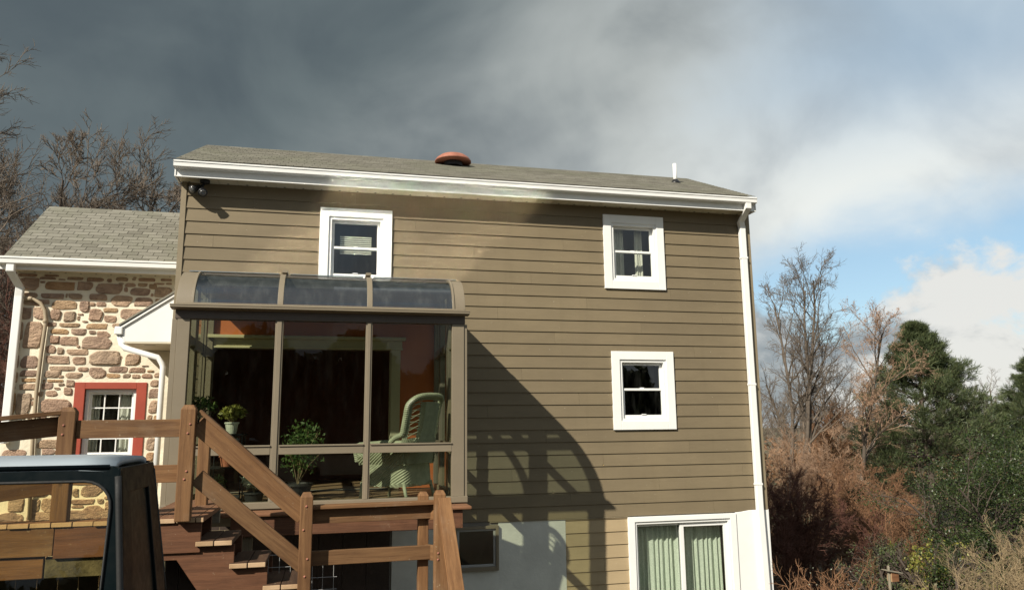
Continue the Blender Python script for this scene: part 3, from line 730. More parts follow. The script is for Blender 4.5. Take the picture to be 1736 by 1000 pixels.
for (a, c) in bays:
    r = MB().box(a, c, SY-.002, SY+.085, RLa, RLb).build('rail', M_BRONZE, sr, FB)
    MB().box(a, c, SY-.016, SY-.003, RLb-.014, RLb-.002).build('rail_lip', M_BRONZE, r)
    box('pane', M_GLASS, sr, a+.002, c-.002, SY+.036, SY+.042, RLb+.001, HD0-.001)
    box('pane', M_GLASS, sr, a+.002, c-.002, SY+.036, SY+.042, SIL+.001, RLa-.001)
box('sill', M_BRONZE, sr, SX0-.02, SX1+.02, SY-.03, SY+.11, SF-.01, SIL, FB)
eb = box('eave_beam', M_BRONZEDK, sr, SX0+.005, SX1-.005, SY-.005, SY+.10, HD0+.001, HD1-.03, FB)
# projecting eave gutter
b = MB(); b.prism([(SY-.125, 1.300), (SY-.125, 1.278), (SY-.115, 1.272), (SY-.006, 1.262), (SY-.006, 1.300)], 'x', SX0-.03, SX1+.03)
fix_normals(b.build('eave_gutter', M_BRONZE, sr, 0.003))
MB().box(SX0-.035, SX1+.035, SY-.13, SY-.03, 1.3005, 1.310).build('gutter_lip', M_BRONZE, sr, .002)
MB().box(SX0+.01, SX1-.01, SY-.028, SY+.06, 1.301, 1.345).build('glazing_sill', M_BRONZE, sr, .004)
ap = arc_pts()
def arc_band(x0, x1, r_out, r_in, ext=0.25):
    po = arc_pts(r_out); pi = arc_pts(r_in)
    po = po+[(po[-1][0]+ext, po[-1][1]+ext*.04)]; pi = pi+[(pi[-1][0]+ext, pi[-1][1]+ext*.04)]
    n = len(po); vs = []
    for x in (x0, x1):
        vs += [(x, y, z) for y, z in po]+[(x, y, z) for y, z in pi]
    fs = []
    for i in range(n-1):
        fs += [(i, i+1, 2*n+i+1, 2*n+i), (n+i+1, n+i, 3*n+i, 3*n+i+1), (i+1, i, n+i, n+i+1), (2*n+i, 2*n+i+1, 3*n+i+1, 3*n+i)]
    fs += [(0, 2*n, 3*n, n), (n-1, 2*n-1, 4*n-1, 3*n-1)]
    return MB().add(vs, fs)
for (x0, x1, ro, ri) in ((-1.625, -1.475, .482, .40), (-1.474, -1.448, .494, .46), (-.592, -.533, .492, .40), (.372, .431, .492, .40), (1.338, 1.362, .494, .46), (1.363, 1.487, .482, .40)):
    fix_normals(arc_band(x0, x1, ro, ri).build('curved_rib', M_BRONZE, sr, .003))
for (a, c) in ((-1.447, -.593), (-.532, .371), (.432, 1.337)):
    o = arc_band(a, c, .470, .464, ext=.06).build('curved_pane', M_CURVE, sr); fix_normals(o)
# opaque roof between the curved eave and the wall
b = MB(); b.prism([(SY+ARC_R+.005, 1.765), (HY-.03, 1.80), (HY-.03, 1.72), (SY+ARC_R+.005, 1.70)], 'x', SX0+.01, SX1-.01)
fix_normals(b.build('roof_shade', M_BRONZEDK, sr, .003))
for (a, c) in ((-1.60, -.62), (-.50, .34), (.46, 1.46)):
    for k, (ya, yb, tilt) in enumerate(((SY+ARC_R+.01, 9.72, .004), (9.80, HY-.035, -.012))):
        za = 1.788+(ya-9.04)*.021
        fix_normals(MB().prism([(ya, za), (yb, za+(yb-ya)*.021+tilt), (yb, za+(yb-ya)*.021+tilt-.006), (ya, za-.006)], 'x', a, c).build('roof_pane', M_ROOFGLASS, sr))
for x in (-.56, .40): box('roof_bar', M_BRONZE, sr, x-.03, x+.03, SY+ARC_R+.01, HY-.035, 1.803, 1.835)
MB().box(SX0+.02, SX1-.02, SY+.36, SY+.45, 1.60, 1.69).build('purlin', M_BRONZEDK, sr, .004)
# end walls
def end_wall(x0, x1, xp, m=M_BRONZE):
    for (ya, yb) in ((HY-.645, HY-.555), (HY-1.41, HY-1.22), (HY-.10, HY-.03)):
        box('end_post', m, sr, x0, x1, ya, yb, SIL, 1.69 if yb > 9.3 else 1.5, FB)
    segs = [(SY+.103, HY-1.412), (HY-1.218, HY-.647), (HY-.553, HY-.102)]
    for (ya, yb) in segs:
        box('end_header', m, sr, x0+.004, x1-.004, ya, yb, .945, 1.05, FB)
        box('end_rail', m, sr, x0+.004, x1-.004, ya, yb, RLa, RLb, FB)
        box('end_sill', m, sr, x0-.002, x1+.002, ya, yb, SF-.01, SIL+.01, FB)
        box('pane', M_GLASS, sr, xp, xp+.006, ya, yb, RLb+.001, .944)
        box('pane', M_GLASS, sr, xp, xp+.006, ya, yb, SIL+.011, RLa-.001)
    for (ya, yb) in segs[1:]:
        box('pane', M_GLASS, sr, xp, xp+.006, ya, yb, 1.051, 1.69)
    pr = [(SY+.103, 1.051), (HY-1.412, 1.051)]+[(y, z) for y, z in arc_pts(.40)[::-1] if y > SY+.10 and y < HY-1.42]
    pr = [(SY+.103, 1.051), (9.285, 1.051), (9.285, 1.675)]+[(y, z) for y, z in arc_pts(.40)[::-1] if SY+.103 < y < 9.28]
    fix_normals(MB().prism(pr, 'x', xp, xp+.006).build('pane', M_GLASS, sr))
end_wall(1.405, 1.475, 1.44)
end_wall(-1.60, -1.53, -1.57)
# floor, front cap board and fascia under the sunroom
box('sunroom_floor', M_DARKFLOOR, sr, SX0, SX1, SY+.0, HY-.03, -.86, SF-.012)
# painted back wall inside, with its cream cased opening
vs, fs = plate(rect(-1.60, 1.47, SF, 1.70), [rect(*OPEN)], HY-.03, HY-.002, lambda u, v, t: (u, t, v))
bw = fix_normals(MB().add(vs, fs).build('back_wall', M_ORANGE, sr))
b = MB(); b.box(.81, .935, HY-.06, HY-.031, SF, 1.08); b.box(-1.60, -1.54, HY-.06, HY-.031, SF, 1.08); b.box(-1.60, .955, HY-.065, HY-.031, 1.0805, 1.20)
b.box(-1.60, .965, HY-.085, HY-.031, 1.075, 1.10)
b.build('opening_casing', M_CREAM, bw, .004)
box('cornice', M_CREAM, bw, -1.60, 1.0, HY-.15, HY-.031, 1.2005, 1.245, .008)
box('inner_jamb', M_CREAM, bw, .80, .8095, HY-.03, HY+.18, SF, 1.08)
# ------------------------------------------------------------------ stone house on the left
TY = 12.0
st = empty('stone_house', (-3.3, TY, -2.4), 'old fieldstone house with cream mortar, red framed window and shingle roof', 'house')
SHX0, SHX1 = -4.42, -2.06
def tp(px, py): return at(px, py, TY)
win = (-3.54, -2.594, -0.50, 0.695)
vs, fs = plate(rect(SHX0, SHX1, -2.6, 2.28), [rect(win[0]+.02, win[1]-.02, win[2]+.02, win[3]-.02)], TY, TY+.35, lambda u, v, t: (u, t, v))
sw = fix_normals(MB().add(vs, fs).build('stone_wall', M_MORTAR, st))
b = MB(); b.box(SHX0, SHX0+.3, TY+.351, 14.6, -2.6, 2.28); b.box(SHX0+.3, SHX1, 14.3, 14.6, -2.6, 2.28)
b.add([(SHX0, TY, 2.28), (SHX0, 14.6, 2.28), (SHX0, 13.2, 3.45)], [(0, 1, 2)])
b.build('gable_wall', M_MORTAR, st)
box('room_floor', M_DARKFLOOR, st, SHX0+.31, SHX1, TY+.36, 14.29, -.75, -.7)
# each stone: (x0, y0, x1, y1) read off the wall, in picture pixels on the wall's own plane
ST = []
def stones(ox, oy, sc, L):
    for (a, b_, c, d) in L: ST.append((ox+a/sc, oy+b_/sc, ox+c/sc, oy+d/sc))
stones(20, 450, 9.093, [(60, 125, 400, 175), (90, 185, 430, 390), (420, 178, 690, 218), (500, 145, 740, 172), (850, 180, 1110, 228), (440, 240, 520, 275), (510, 245, 980, 385), (1010, 250, 1262, 385),
    (185, 415, 410, 490), (440, 430, 810, 515), (870, 432, 1095, 525), (410, 520, 590, 600), (610, 535, 1010, 680), (1040, 545, 1200, 725), (165, 545, 440, 615), (145, 640, 310, 835), (330, 635, 540, 835), (590, 670, 765, 850),
    (800, 700, 990, 865), (1010, 735, 1110, 770), (1005, 780, 1050, 850), (60, 560, 140, 790), (590, 880, 685, 945), (725, 885, 1060, 950), (1140, 890, 1480, 985), (190, 860, 480, 1280), (30, 850, 180, 1170), (720, 205, 830, 232), (1080, 850, 1180, 880), (830, 430, 862, 500)])
stones(150, 450, 9.093, [(-25, 190, 245, 255), (285, 205, 365, 262), (410, 182, 620, 245), (670, 205, 735, 235), (765, 198, 1035, 252), (1110, 205, 1290, 245), (100, 282, 530, 440), (465, 268, 545, 295), (560, 270, 735, 335), (760, 275, 912, 335),
    (545, 335, 610, 410), (630, 345, 955, 470), (930, 285, 1060, 370), (1015, 330, 1285, 490), (1000, 272, 1175, 300), (1190, 270, 1290, 300), (0, 435, 295, 540), (335, 460, 680, 640), (705, 490, 1000, 635), (20, 565, 110, 630), (115, 560, 275, 635), (225, 655, 455, 730),
    (0, 660, 225, 865), (235, 775, 435, 880), (480, 665, 900, 860), (360, 890, 600, 970), (1030, 540, 1130, 600), (675, 515, 700, 550), (960, 430, 1005, 480), (690, 180, 745, 198)])
stones(20, 550, 9.093, [(590, 65, 885, 150), (910, 60, 1155, 165), (1190, 90, 1300, 150), (585, 165, 740, 300), (740, 175, 1030, 330), (1065, 175, 1560, 385), (140, 290, 335, 440), (385, 305, 470, 430), (525, 310, 685, 445), (700, 350, 805, 460), (835, 378, 1190, 475), (10, 270, 120, 450),
    (125, 475, 430, 685), (525, 478, 895, 610), (930, 495, 1145, 620), (560, 640, 985, 715), (1010, 655, 1185, 725), (500, 705, 760, 820), (820, 735, 1100, 830), (120, 700, 405, 805), (140, 825, 385, 885), (540, 845, 810, 890), (840, 850, 975, 960),
    (10, 470, 110, 680), (5, 720, 100, 900), (1000, 320, 1050, 360), (110, 910, 385, 1010), (455, 895, 640, 1000), (720, 900, 815, 945), (650, 965, 750, 1005), (720, 780, 800, 825), (480, 845, 520, 890), (1200, 640, 1245, 670)])
stones(150, 550, 9.093, [(120, 100, 340, 210), (0, 395, 495, 625), (225, 245, 420, 365), (400, 385, 530, 440), (560, 450, 800, 630), (310, 640, 605, 745), (620, 660, 880, 745), (0, 655, 275, 825), (270, 755, 495, 825), (530, 755, 650, 825), (670, 765, 800, 830), (815, 755, 990, 830), (900, 700, 1010, 735), (1010, 740, 1110, 820), (950, 850, 1090, 960), (1050, 850, 1110, 940), (820, 630, 930, 650), (480, 480, 520, 530), (225, 685, 275, 715)])
stones(0, 650, 9.093, [(240, 130, 485, 490), (440, 125, 550, 190), (470, 215, 540, 240), (480, 265, 525, 340), (700, 105, 890, 200), (980, 50, 1115, 180), (615, 225, 1105, 490), (235, 505, 390, 545), (410, 500, 510, 545), (240, 560, 540, 690), (120, 120, 250, 490), (70, 510, 180, 640), (600, 500, 720, 545), (770, 505, 990, 545), (130, 0, 240, 100), (595, 120, 665, 190)])
stones(120, 640, 7.14, [(955, 135, 1065, 225), (945, 270, 1055, 430), (925, 450, 985, 530), (1000, 455, 1050, 530), (910, 720, 1025, 880), (905, 900, 1010, 1010)])
stones(0, 620, 3.571, [(10, 505, 160, 560), (220, 445, 375, 500), (250, 500, 340, 540), (345, 500, 375, 535), (20, 565, 120, 620)])
stones(0, 800, 6.25, [(90, 195, 250, 262), (80, 270, 255, 430), (300, 165, 520, 262), (300, 280, 420, 430), (435, 265, 600, 432), (520, 145, 615, 250), (40, 440, 250, 540), (300, 440, 510, 520), (525, 440, 640, 510), (620, 100, 760, 250), (625, 260, 740, 430), (765, 90, 1060, 135), (765, 170, 830, 265), (855, 135, 1100, 262), (750, 285, 1005, 340),
    (1030, 280, 1100, 335), (750, 350, 890, 380), (740, 400, 850, 495), (860, 350, 1110, 500), (1110, 300, 1200, 400), (1110, 415, 1210, 480), (1100, 250, 1200, 290), (1220, 140, 1420, 260), (1230, 280, 1400, 420), (1430, 250, 1600, 380), (1240, 440, 1480, 530)])
def stone_obj(x0, z0, x1, z1):
    cx, cz, hw, hh = (x0+x1)/2, (z0+z1)/2, (x1-x0)/2, (z1-z0)/2
    if hw < .012 or hh < .008: return
    if win[0]-.01 < cx < win[1]+.01 and win[2]-.02 < cz < win[3]: return
    lim = min(hw, hh)
    out = []
    sh = random.uniform(-.14, .14)
    big = lim > .05
    for (sx_, sz_) in ((1, -1), (1, 1), (-1, 1), (-1, -1)):
        ca, cb = random.uniform(.12, .62), random.uniform(.25, .95)
        if random.random() < .22: ca, cb = .1, .15
        ca = min(ca, max(.12, 2.2*lim/hw*ca))
        a = (sx_*(1-ca), sz_*(1-random.uniform(0, .13))); c = (sx_*(1-random.uniform(0, .10)), sz_*(1-cb))
        out += [c, a] if sx_*sz_ > 0 else [a, c]
    # outline runs (1,-1) -> (1,1) -> (-1,1) -> (-1,-1): break the long sides, then knock the corners off
    pts = []
    for i in range(len(out)):
        p, q = out[i], out[(i+1) % len(out)]; pts.append(p)
        if abs(p[0]-q[0])*hw+abs(p[1]-q[1])*hh > .09:
            m = random.uniform(.35, .65); pts.append((p[0]*(1-m)+q[0]*m+random.uniform(-.05, .05), p[1]*(1-m)+q[1]*m+random.uniform(-.07, .07)))
    pp = []
    for i in range(len(pts)):
        p, q = pts[i], pts[(i+1) % len(pts)]
        pp += [(p[0]*.74+q[0]*.26, p[1]*.74+q[1]*.26), (p[0]*.26+q[0]*.74, p[1]*.26+q[1]*.74)]
    pts = pp
    n = len(pts)
    dep = min(.034, .012+.13*lim)*random.uniform(.6, 1.2)
    tx, tz_ = random.uniform(-.12, .12), random.uniform(-.12, .12)
    rim, mid, top = [], [], []
    for (x, z) in pts:
        x += sh*z*min(1, hh/hw)
        rim.append((cx+hw*x, TY+.002, cz+hh*z))
        mid.append((cx+hw*x*.985, TY-dep*.62+random.uniform(-.002, .002), cz+hh*z*.98))
        k = 1-min(.3, .012/lim)
        top.append((cx+hw*x*k, TY-dep*(1+tx*x+tz_*z)+random.uniform(-.004, .003), cz+hh*z*k))
    c = (cx+random.uniform(-.3, .3)*hw, TY-dep*random.uniform(.95, 1.25), cz+random.uniform(-.3, .3)*hh)
    fs = []
    for i in range(n):
        j = (i+1) % n
        fs += [(i, n+i, n+j, j), (n+i, 2*n+i, 2*n+j, n+j), (2*n+i, 3*n, 2*n+j)]
    fix_normals(MB().add(rim+mid+top+[c], fs).build('stone', M_STONE, sw, origin=Vector((cx, TY, cz))))
BX = []
for (a, b_, c, d) in ST:
    p, q = tp(a, (b_+d)/2), tp(c, (b_+d)/2); u, v = tp((a+c)/2, b_), tp((a+c)/2, d)
    x0, x1 = max(p.x, SHX0+.004), min(q.x, SHX1-.004)
    if x1-x0 > .02 and u.z-v.z > .015: BX.append([x0, v.z, x1, u.z])
# drop near-duplicates read from two overlapping views, then let every stone grow until the joint is narrow
keep = []
for b_ in sorted(BX, key=lambda b: -(b[2]-b[0])*(b[3]-b[1])):
    ok = True
    for k_ in keep:
        ix = min(b_[2], k_[2])-max(b_[0], k_[0]); iz = min(b_[3], k_[3])-max(b_[1], k_[1])
        if ix > 0 and iz > 0 and ix*iz > .45*(b_[2]-b_[0])*(b_[3]-b_[1]): ok = False; break
    if ok: keep.append(b_)
GAP = .024
def clear(i, b):
    for j, k_ in enumerate(keep):
        if j != i and min(b[2], k_[2])-max(b[0], k_[0]) > -GAP and min(b[3], k_[3])-max(b[1], k_[1]) > -GAP: return False
    return b[0] > SHX0 and b[2] < SHX1 and not (b[2] > win[0]-.02 and b[0] < win[1]+.02 and b[3] > win[2] and b[1] < win[3]+.02) and b[3] < 2.25
for _ in range(9):
    for i, b_ in enumerate(keep):
        for side, dlt in ((0, -.005), (1, -.004), (2, .005), (3, .004)):
            nb_ = list(b_); nb_[side] += dlt
            if clear(i, nb_): keep[i] = b_ = nb_
for b_ in keep: stone_obj(*b_)
# rows below the part of the wall seen here
zz = -1.05
while zz > -2.5:
    h = random.uniform(.14, .28); x = SHX0+.02
    while x < SHX1-.1:
        w = random.uniform(.18, .5); stone_obj(x, zz-h, min(x+w, SHX1-.02), zz-.02); x += w+.03
    zz -= h+.02
# window of the stone house
wn = frame_mb(win[0], win[1], win[2], win[3], .135, TY-.018, TY+.02, wt=.095).build('window', M_RED, st, .005)
wi = (win[0]+.136, win[1]-.136, win[2]+.136, win[3]-.096)
frame_mb(*wi, .045, TY+.04, TY+.14).build('window_frame', M_WHITE, wn, .003)
a0, a1, c0, c1 = wi[0]+.046, wi[1]-.046, wi[2]+.046, wi[3]-.046
mid = (c0+c1)/2
for (za, zb, yy) in ((mid, c1, TY+.085), (c0, mid, TY+.055)):
    b = frame_mb(a0, a1, za, zb, .028, yy, yy+.028)
    for k in (1, 2):
        x = a0+(a1-a0)*k/3; b.box(x-.008, x+.008, yy+.002, yy+.026, za+.028, zb-.028)
    sa = b.build('sash', M_WHITE, wn, .002)
    z = (za+zb)/2
    for k in range(3):
        xa = a0+.0285 if k == 0 else a0+(a1-a0)*k/3+.0085; xb = a1-.0285 if k == 2 else a0+(a1-a0)*(k+1)/3-.0085
        MB().box(xa, xb, yy+.004, yy+.024, z-.008, z+.008).build('muntin', M_WHITE, wn)
        for (p, q) in ((za+.0285, z-.0085), (z+.0085, zb-.0285)):
            box('pane', M_WGLASS, wn, xa, xb, yy+.012, yy+.015, p, q)
drape('lace_curtain', a0-.04, a0+.11, c0-.02, c1+.02, TY+.22, 3, .018, M_LACE, 'white lace curtain at the left of the red framed window', 'curtain')
drape('lace_curtain', a1-.21, a1+.04, c0-.02, c1+.02, TY+.22, 4, .02, M_LACE, 'white lace curtain at the right of the red framed window', 'curtain')
# eave, gutter, roof
b = MB(); b.box(SHX0-.12, SHX1+.0, TY-.27, TY-.002, 2.262, 2.275); b.build('soffit', M_SOFFIT, st)
for k in range(12): box('vent_slot', M_BLACK, st, SHX0+.03+k*.2, SHX0+.05+k*.2, TY-.06, TY-.03, 2.259, 2.2625)
b = MB(); b.box(SHX0-.13, SHX1+.0, TY-.295, TY-.272, 2.245, 2.40); b.build('fascia', M_WHITE, st, .003)
gutter(st, SHX0-.13, SHX1+.0, TY-.297, 2.405, k=1.15)
b = MB()
gx = at(18, 460, TY-.36).x
rectpipe(b, [(gx, TY-.36, 2.31), (gx, TY-.36, 2.2), (gx+.045, TY-.10, 2.02), (gx+.035, TY-.08, 1.9), (gx+.03, TY-.07, -.11)], .105, .08)
b.lathe(Vector((gx+.03, TY-.07, -.15)), [(.05, 0), (.06, .05)], 12)
fix_normals(b.build('downspout', M_WHITE, st, .012))
E2, R2 = (TY-.36, 2.395), (13.18, 3.58)
sl2 = math.hypot(R2[0]-E2[0], R2[1]-E2[1]); ry2, rz2 = (R2[0]-E2[0])/sl2, (R2[1]-E2[1])/sl2
b = MB(); b.prism([(E2[0], E2[1]-.02), (R2[0], R2[1]-.02), (R2[0]*2-E2[0], E2[1]-.06), (R2[0]*2-E2[0], E2[1]-.12), (R2[0], R2[1]-.1), (E2[0]+.02, E2[1]-.06)], 'x', SHX0-.05, SHX1)
rf2 = fix_normals(b.build('roof', M_SHINGLE, st))
shingles(rf2, E2, ry2, rz2, sl2-.0, SHX0-.07, SHX1, .207, .108, 300, lambda t: t[2])
for k in range(8):
    x = SHX0-.07+k*.31
    MB().prism([(R2[0]-.12, R2[1]-.10), (R2[0], R2[1]-.003), (R2[0]+.12, R2[1]-.10), (R2[0]+.12, R2[1]-.11), (R2[0], R2[1]-.015), (R2[0]-.12, R2[1]-.11)], 'x', x, min(x+.305, SHX1)).build('ridge_cap', M_SHINGLE, rf2)
# tan conduit bending down the wall
cp = [tp(28, 507), tp(48, 506), tp(60, 508), tp(71, 515), tp(78, 527), tp(80, 545), tp(72, 600), tp(64, 665), tp(58, 740), tp(52, 880)]
cp = [Vector((p.x, TY-.05, p.z)) for p in cp]
cd = MB().tube(cp, .026, 10).build('conduit', M_CONDUIT, st, smooth=True)
for (px, py) in ((54, 507), (79, 545), (60, 720)):
    q = tp(px, py); MB().lathe(Vector((q.x, TY-.05, q.z)), [(.031, -.025), (.034, -.02), (.034, .02), (.031, .025)], 12, Vector((1, 0, 0)) if py == 507 else Vector((0, 0, 1))).build('coupling', M_CONDUIT, cd, smooth=True)

# small gabled porch roof between the two houses
LY = 11.0
pr = empty('porch_roof', (-2.4, LY, 1.2), 'small white gabled porch roof tucked against the left side of the house', 'porch roof')
def lp(px, py): return at(px, py, LY)
A_, B_, C_, D_ = lp(205, 552), lp(292, 500), lp(292, 580), lp(212, 578)
XR = -2.056
zt = A_.z+(B_.z-A_.z)*(XR-A_.x)/(B_.x-A_.x)
b = MB(); b.prism([(A_.x+.06, C_.z), (XR, C_.z), (XR, zt-.05), (A_.x+.06, A_.z+.0)], 'y', LY, LY+.03); fix_normals(b.build('gable_board', M_WHITE, pr, .003))
dx_, dz_ = XR-A_.x, zt-A_.z
b = MB(); b.prism([(A_.x-.02, A_.z-.01), (XR, zt), (XR, zt+.03), (A_.x-.02, A_.z+.02)], 'y', LY-.035, TY-.05); fix_normals(b.build('roof_panel', M_SHINGLE, pr, .003))
b = MB(); b.prism([(A_.x, A_.z-.045), (XR, zt-.045), (XR, zt-.003), (A_.x, A_.z-.012)], 'y', LY-.022, LY-.0005); fix_normals(b.build('rake_trim', M_WHITE, pr, .002))
sfm = box('soffit', M_SOFFIT, pr, A_.x+.06, XR, LY+.001, TY-.04, C_.z-.02, C_.z-.001)
box('vent_slot', M_BLACK, pr, -2.5, -2.36, LY+.22, LY+.25, C_.z-.022, C_.z-.0202)
box('fascia', M_WHITE, pr, A_.x+.03, A_.x+.0595, LY, TY-.04, C_.z-.02, A_.z+.0)
# its gutter end and crooked downspout
b = MB(); b.box(A_.x-.07, A_.x+.028, LY-.03, TY-.06, A_.z-.12, A_.z-.012); b.build('gutter', M_WHITE, pr, .012)
b = MB(); g0 = lp(203, 572); g1 = lp(206, 586); g2 = lp(268, 606); g3 = lp(277, 618); g4 = lp(266, 790)
b.tube([(A_.x-.02, LY+.05, A_.z-.11), (g1.x-.01, LY+.03, g1.z+.02), (g1.x+.04, LY, g1.z-.03), (g2.x, LY-.02, g2.z), (g3.x-.02, LY-.02, g3.z+.02), (g3.x, LY-.02, g3.z-.03), (g3.x, LY-.02, -1.6)], .038, 10).build('downspout', M_WHITE, pr, smooth=True)

# ------------------------------------------------------------------ deck and stairs
dk = empty('deck', (-2.2, 7.5, -1.9), 'brown wooden deck with rails in front of the stone house and sunroom', 'deck')
DZ, DY = -0.668, 6.52
TH = .035
# floor boards run away from the viewer
x = -3.6; k = 0
while x < -.94:
    w = .139; yb = 6.74 if x+w < -1.30 else 8.22
    x1 = min(x+w, -.935)
    board('deck_board', M_WOODCUT, dk, ((x+x1)/2, DY+random.uniform(-.008, .008), DZ-TH/2), ((x+x1)/2, yb, DZ-TH/2), x1-x, TH, bevel=.004)
    x += w+.006
# fascia along the front edge (older boards on the left have slipped and gone mossy)
board('fascia_board', M_WOODRED, dk, (-1.98, DY+.035, DZ-TH-.115), (-.95, DY+.035, DZ-TH-.115), .04, .225)
board('fascia_board', M_WOOD, dk, (-3.6, DY+.035, DZ-TH-.105), (-1.985, DY+.035, DZ-TH-.105), .04, .205)
board('fascia_board', M_WOOD, dk, (-3.6, DY+.055, DZ-TH-.30), (-2.045, DY+.055, DZ-TH-.285), .04, .16)
o = board('fascia_board', M_MOSS, dk, (-2.035, DY+.06, DZ-TH-.292), (-1.2, DY+.06, DZ-TH-.292), .04, .15); o['label'] = 'mossy lower fascia board'
for xx, yy in ((-3.4, 6.66), (-2.6, 6.66), (-1.15, 6.9), (-1.2, 8.0)):
    post('support_post', M_WOODGREY, dk, xx, yy, float(gh(xx, yy))-.1, DZ-TH-.01, .10)
for yy in (7.2, 8.0): board('joist', M_WOODGREY, dk, (-1.28, yy, DZ-TH-.09), (-1.0, yy, DZ-TH-.09), .05, .16)
# rail posts
PA = at(118, 690, 6.59); PB = at(323, 686, 6.50)
post('rail_post', M_WOOD, dk, PA.x, 6.59, DZ+.001, PA.z, .118, .09, .025)
post('rail_post', M_WOOD, dk, PB.x-.005, 6.50, DZ-.02, PB.z, .112, .10, .025)
q = at(347, 745, 7.6); post('rail_post', M_WOOD, dk, q.x, 7.62, DZ-.02, .12, .10, .10, .02)
rl = (PA.x+.062, at(318, 712, 6.62).x+.08)
board('rail_board', M_WOOD, dk, (rl[0], 6.60, .018), (rl[1], 6.585, .022), .04, .14)
board('rail_board', M_WOOD, dk, (rl[0], 6.585, -.335), (rl[1], 6.585, -.33), .04, .135)
# rail sloping away to the left, with a flat cap board
L0, L1 = Vector((PA.x+.03, 6.665, .056)), Vector((-3.25, 6.12, -.10))
dl = (L1-L0); 
board('rail_board', M_WOOD, dk, L0, L1, .04, .150)
board('cap_board', M_WOOD, dk, L0+Vector((0, -.02, .100)), L1+Vector((0, -.02, .100)), .13, .034)
board('rail_board', M_WOOD, dk, L0+Vector((0, 0, -.44)), L1+Vector((0, 0, -.44)), .04, .14)
post('rail_post', M_WOOD, dk, -3.28, 6.18, -1.9, .02, .10)
# sunroom front platform
capz = -.838
o = board('cap_board', M_WOODCUT, dk, (-1.62, 8.36, capz), (1.50, 8.36, capz), .30, .036, bevel=.012)
board('fascia_board', M_WOODRED, dk, (-.93, 8.27, capz-.118), (1.39, 8.27, capz-.118), .045, .18)
board('fascia_board', M_WOODRED, dk, (1.385, 8.25, capz-.118), (1.385, 8.52, capz-.118), .045, .18)
board('beam', M_WOODRED, dk, (-.9, 8.62, capz-.23), (1.30, 8.62, capz-.23), .09, .045)
for xx in (-.8, 1.25): post('support_post', M_WOODGREY, dk, xx, 8.68, float(gh(xx, 8.68))-.1, capz-.26, .10)
board('sunroom_joist', M_WOODGREY, dk, (-1.6, 9.6, -.99), (1.47, 9.6, -.99), .05, .2)

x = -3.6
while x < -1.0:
    board('shade_board', M_DARKBOARD, dk, (x+.07, 6.80, -2.35), (x+.07, 6.80, DZ-TH-.27), .14, .022, up=(0, 1, 0)); x += .145  # added dark boards standing in for the shade below the deck
stt = empty('staircase', (.1, 6.6, -1.9), 'brown open-riser wooden stairs with sloped board rails descending from the deck to a landing', 'stairs')
RISE, RUN = .1765, .2555
NX = -.935
tz = [DZ-RISE*(i+1) for i in range(5)]; SYB = 7.15
# notched stringers
def stringer(y):
    pts = [(-1.26, DZ-TH-.002), (NX-.02, DZ-TH-.002)]
    for i in range(4):
        xx = NX-.02+RUN*i
        pts += [(xx, tz[i]-.04), (xx+RUN, tz[i]-.04)]
    pts += [(NX-.02+4*RUN, tz[4]-.05), (NX-.02+4*RUN+.03, tz[4]-.30), (NX-.35+3*RUN, tz[4]-.30), (-1.12, DZ-.315), (-1.26, DZ-.315)]
    vs, fs = plate(pts, [], y, y+.042, lambda u, v, t: (u, t, v))
    return fix_normals(MB().add(vs, fs).build('stringer', M_WOODRED, stt, .003, origin=Vector((-.6, y, -1.0))))
stringer(6.555); stringer(SYB-.05)
for i in range(4):
    xx = NX-.048+RUN*i
    for j in range(2):
        xa = xx+j*.138
        board('tread_board', M_TREADSHADE, stt, (xa+.066, 6.505+random.uniform(-.006, .006), tz[i]-.019), (xa+.066, SYB, tz[i]-.019), .132, .038, bevel=.005)
# landing
x = .04
while x < 1.02:
    board('landing_board', M_TREADSHADE, stt, (x+.066, 6.42, tz[4]-.019), (x+.066, SYB, tz[4]-.019), .132, .038); x += .138
board('landing_beam', M_WOODRED, stt, (.05, 6.46, tz[4]-.14), (1.03, 6.46, tz[4]-.14), .04, .18)
for xx, yy in ((.12, 7.2), (.95, 7.2)): post('support_post', M_WOODGREY, stt, xx, yy, float(gh(xx, yy))-.1, tz[4]-.04, .09)
PC = at(521, 833, 6.5)
post('newel_post', M_WOOD, stt, PC.x, 6.46, -1.95, PC.z, .098, .09, .026)
# sloped rails
def srail(a, c, name, h, m=M_WOOD, y=6.535, w=.04):
    p, q = at(a[0], a[1], y), at(c[0], c[1], y); return board(name, m, stt, (p.x, y, p.z), (q.x, y, q.z), w, h)
srail((336, 718), (516, 873), 'rail_board', .150)
srail((334, 808), (514, 957), 'rail_board', .130)
p, q = at(340, 697, 6.53), at(514, 850, 6.53)
board('cap_board', M_WOOD, stt, (p.x, 6.525, p.z+.002), (q.x, 6.525, q.z+.002), .085, .030)
# landing rails and posts
PD, PE = at(718, 833, 6.62), at(745, 830, 6.46)
post('newel_post', M_WOOD, stt, PD.x, 6.64, -1.95, PD.z, .086, .09, .022)
post('newel_post', M_WOOD, stt, PE.x, 6.44, -1.95, PE.z, .092, .09, .024)
board('rail_board', M_WOOD, stt, (PC.x-.02, 6.555, -.692), (PD.x+.055, 6.555, -.682), .038, .118)
board('cap_board', M_WOOD, stt, (PC.x+.02, 6.53, -.618), (PD.x+.10, 6.53, -.610), .12, .030)
board('rail_board', M_WOOD, stt, (PC.x-.02, 6.555, -1.018), (PD.x+.055, 6.555, -1.012), .038, .112)
board('rail_board', M_WOOD, stt, (PD.x+.02, 6.60, -.688), (PE.x+.02, 6.47, -.688), .038, .13)
board('rail_board', M_WOOD, stt, (PD.x+.02, 6.60, -1.016), (PE.x+.02, 6.47, -1.016), .038, .12)
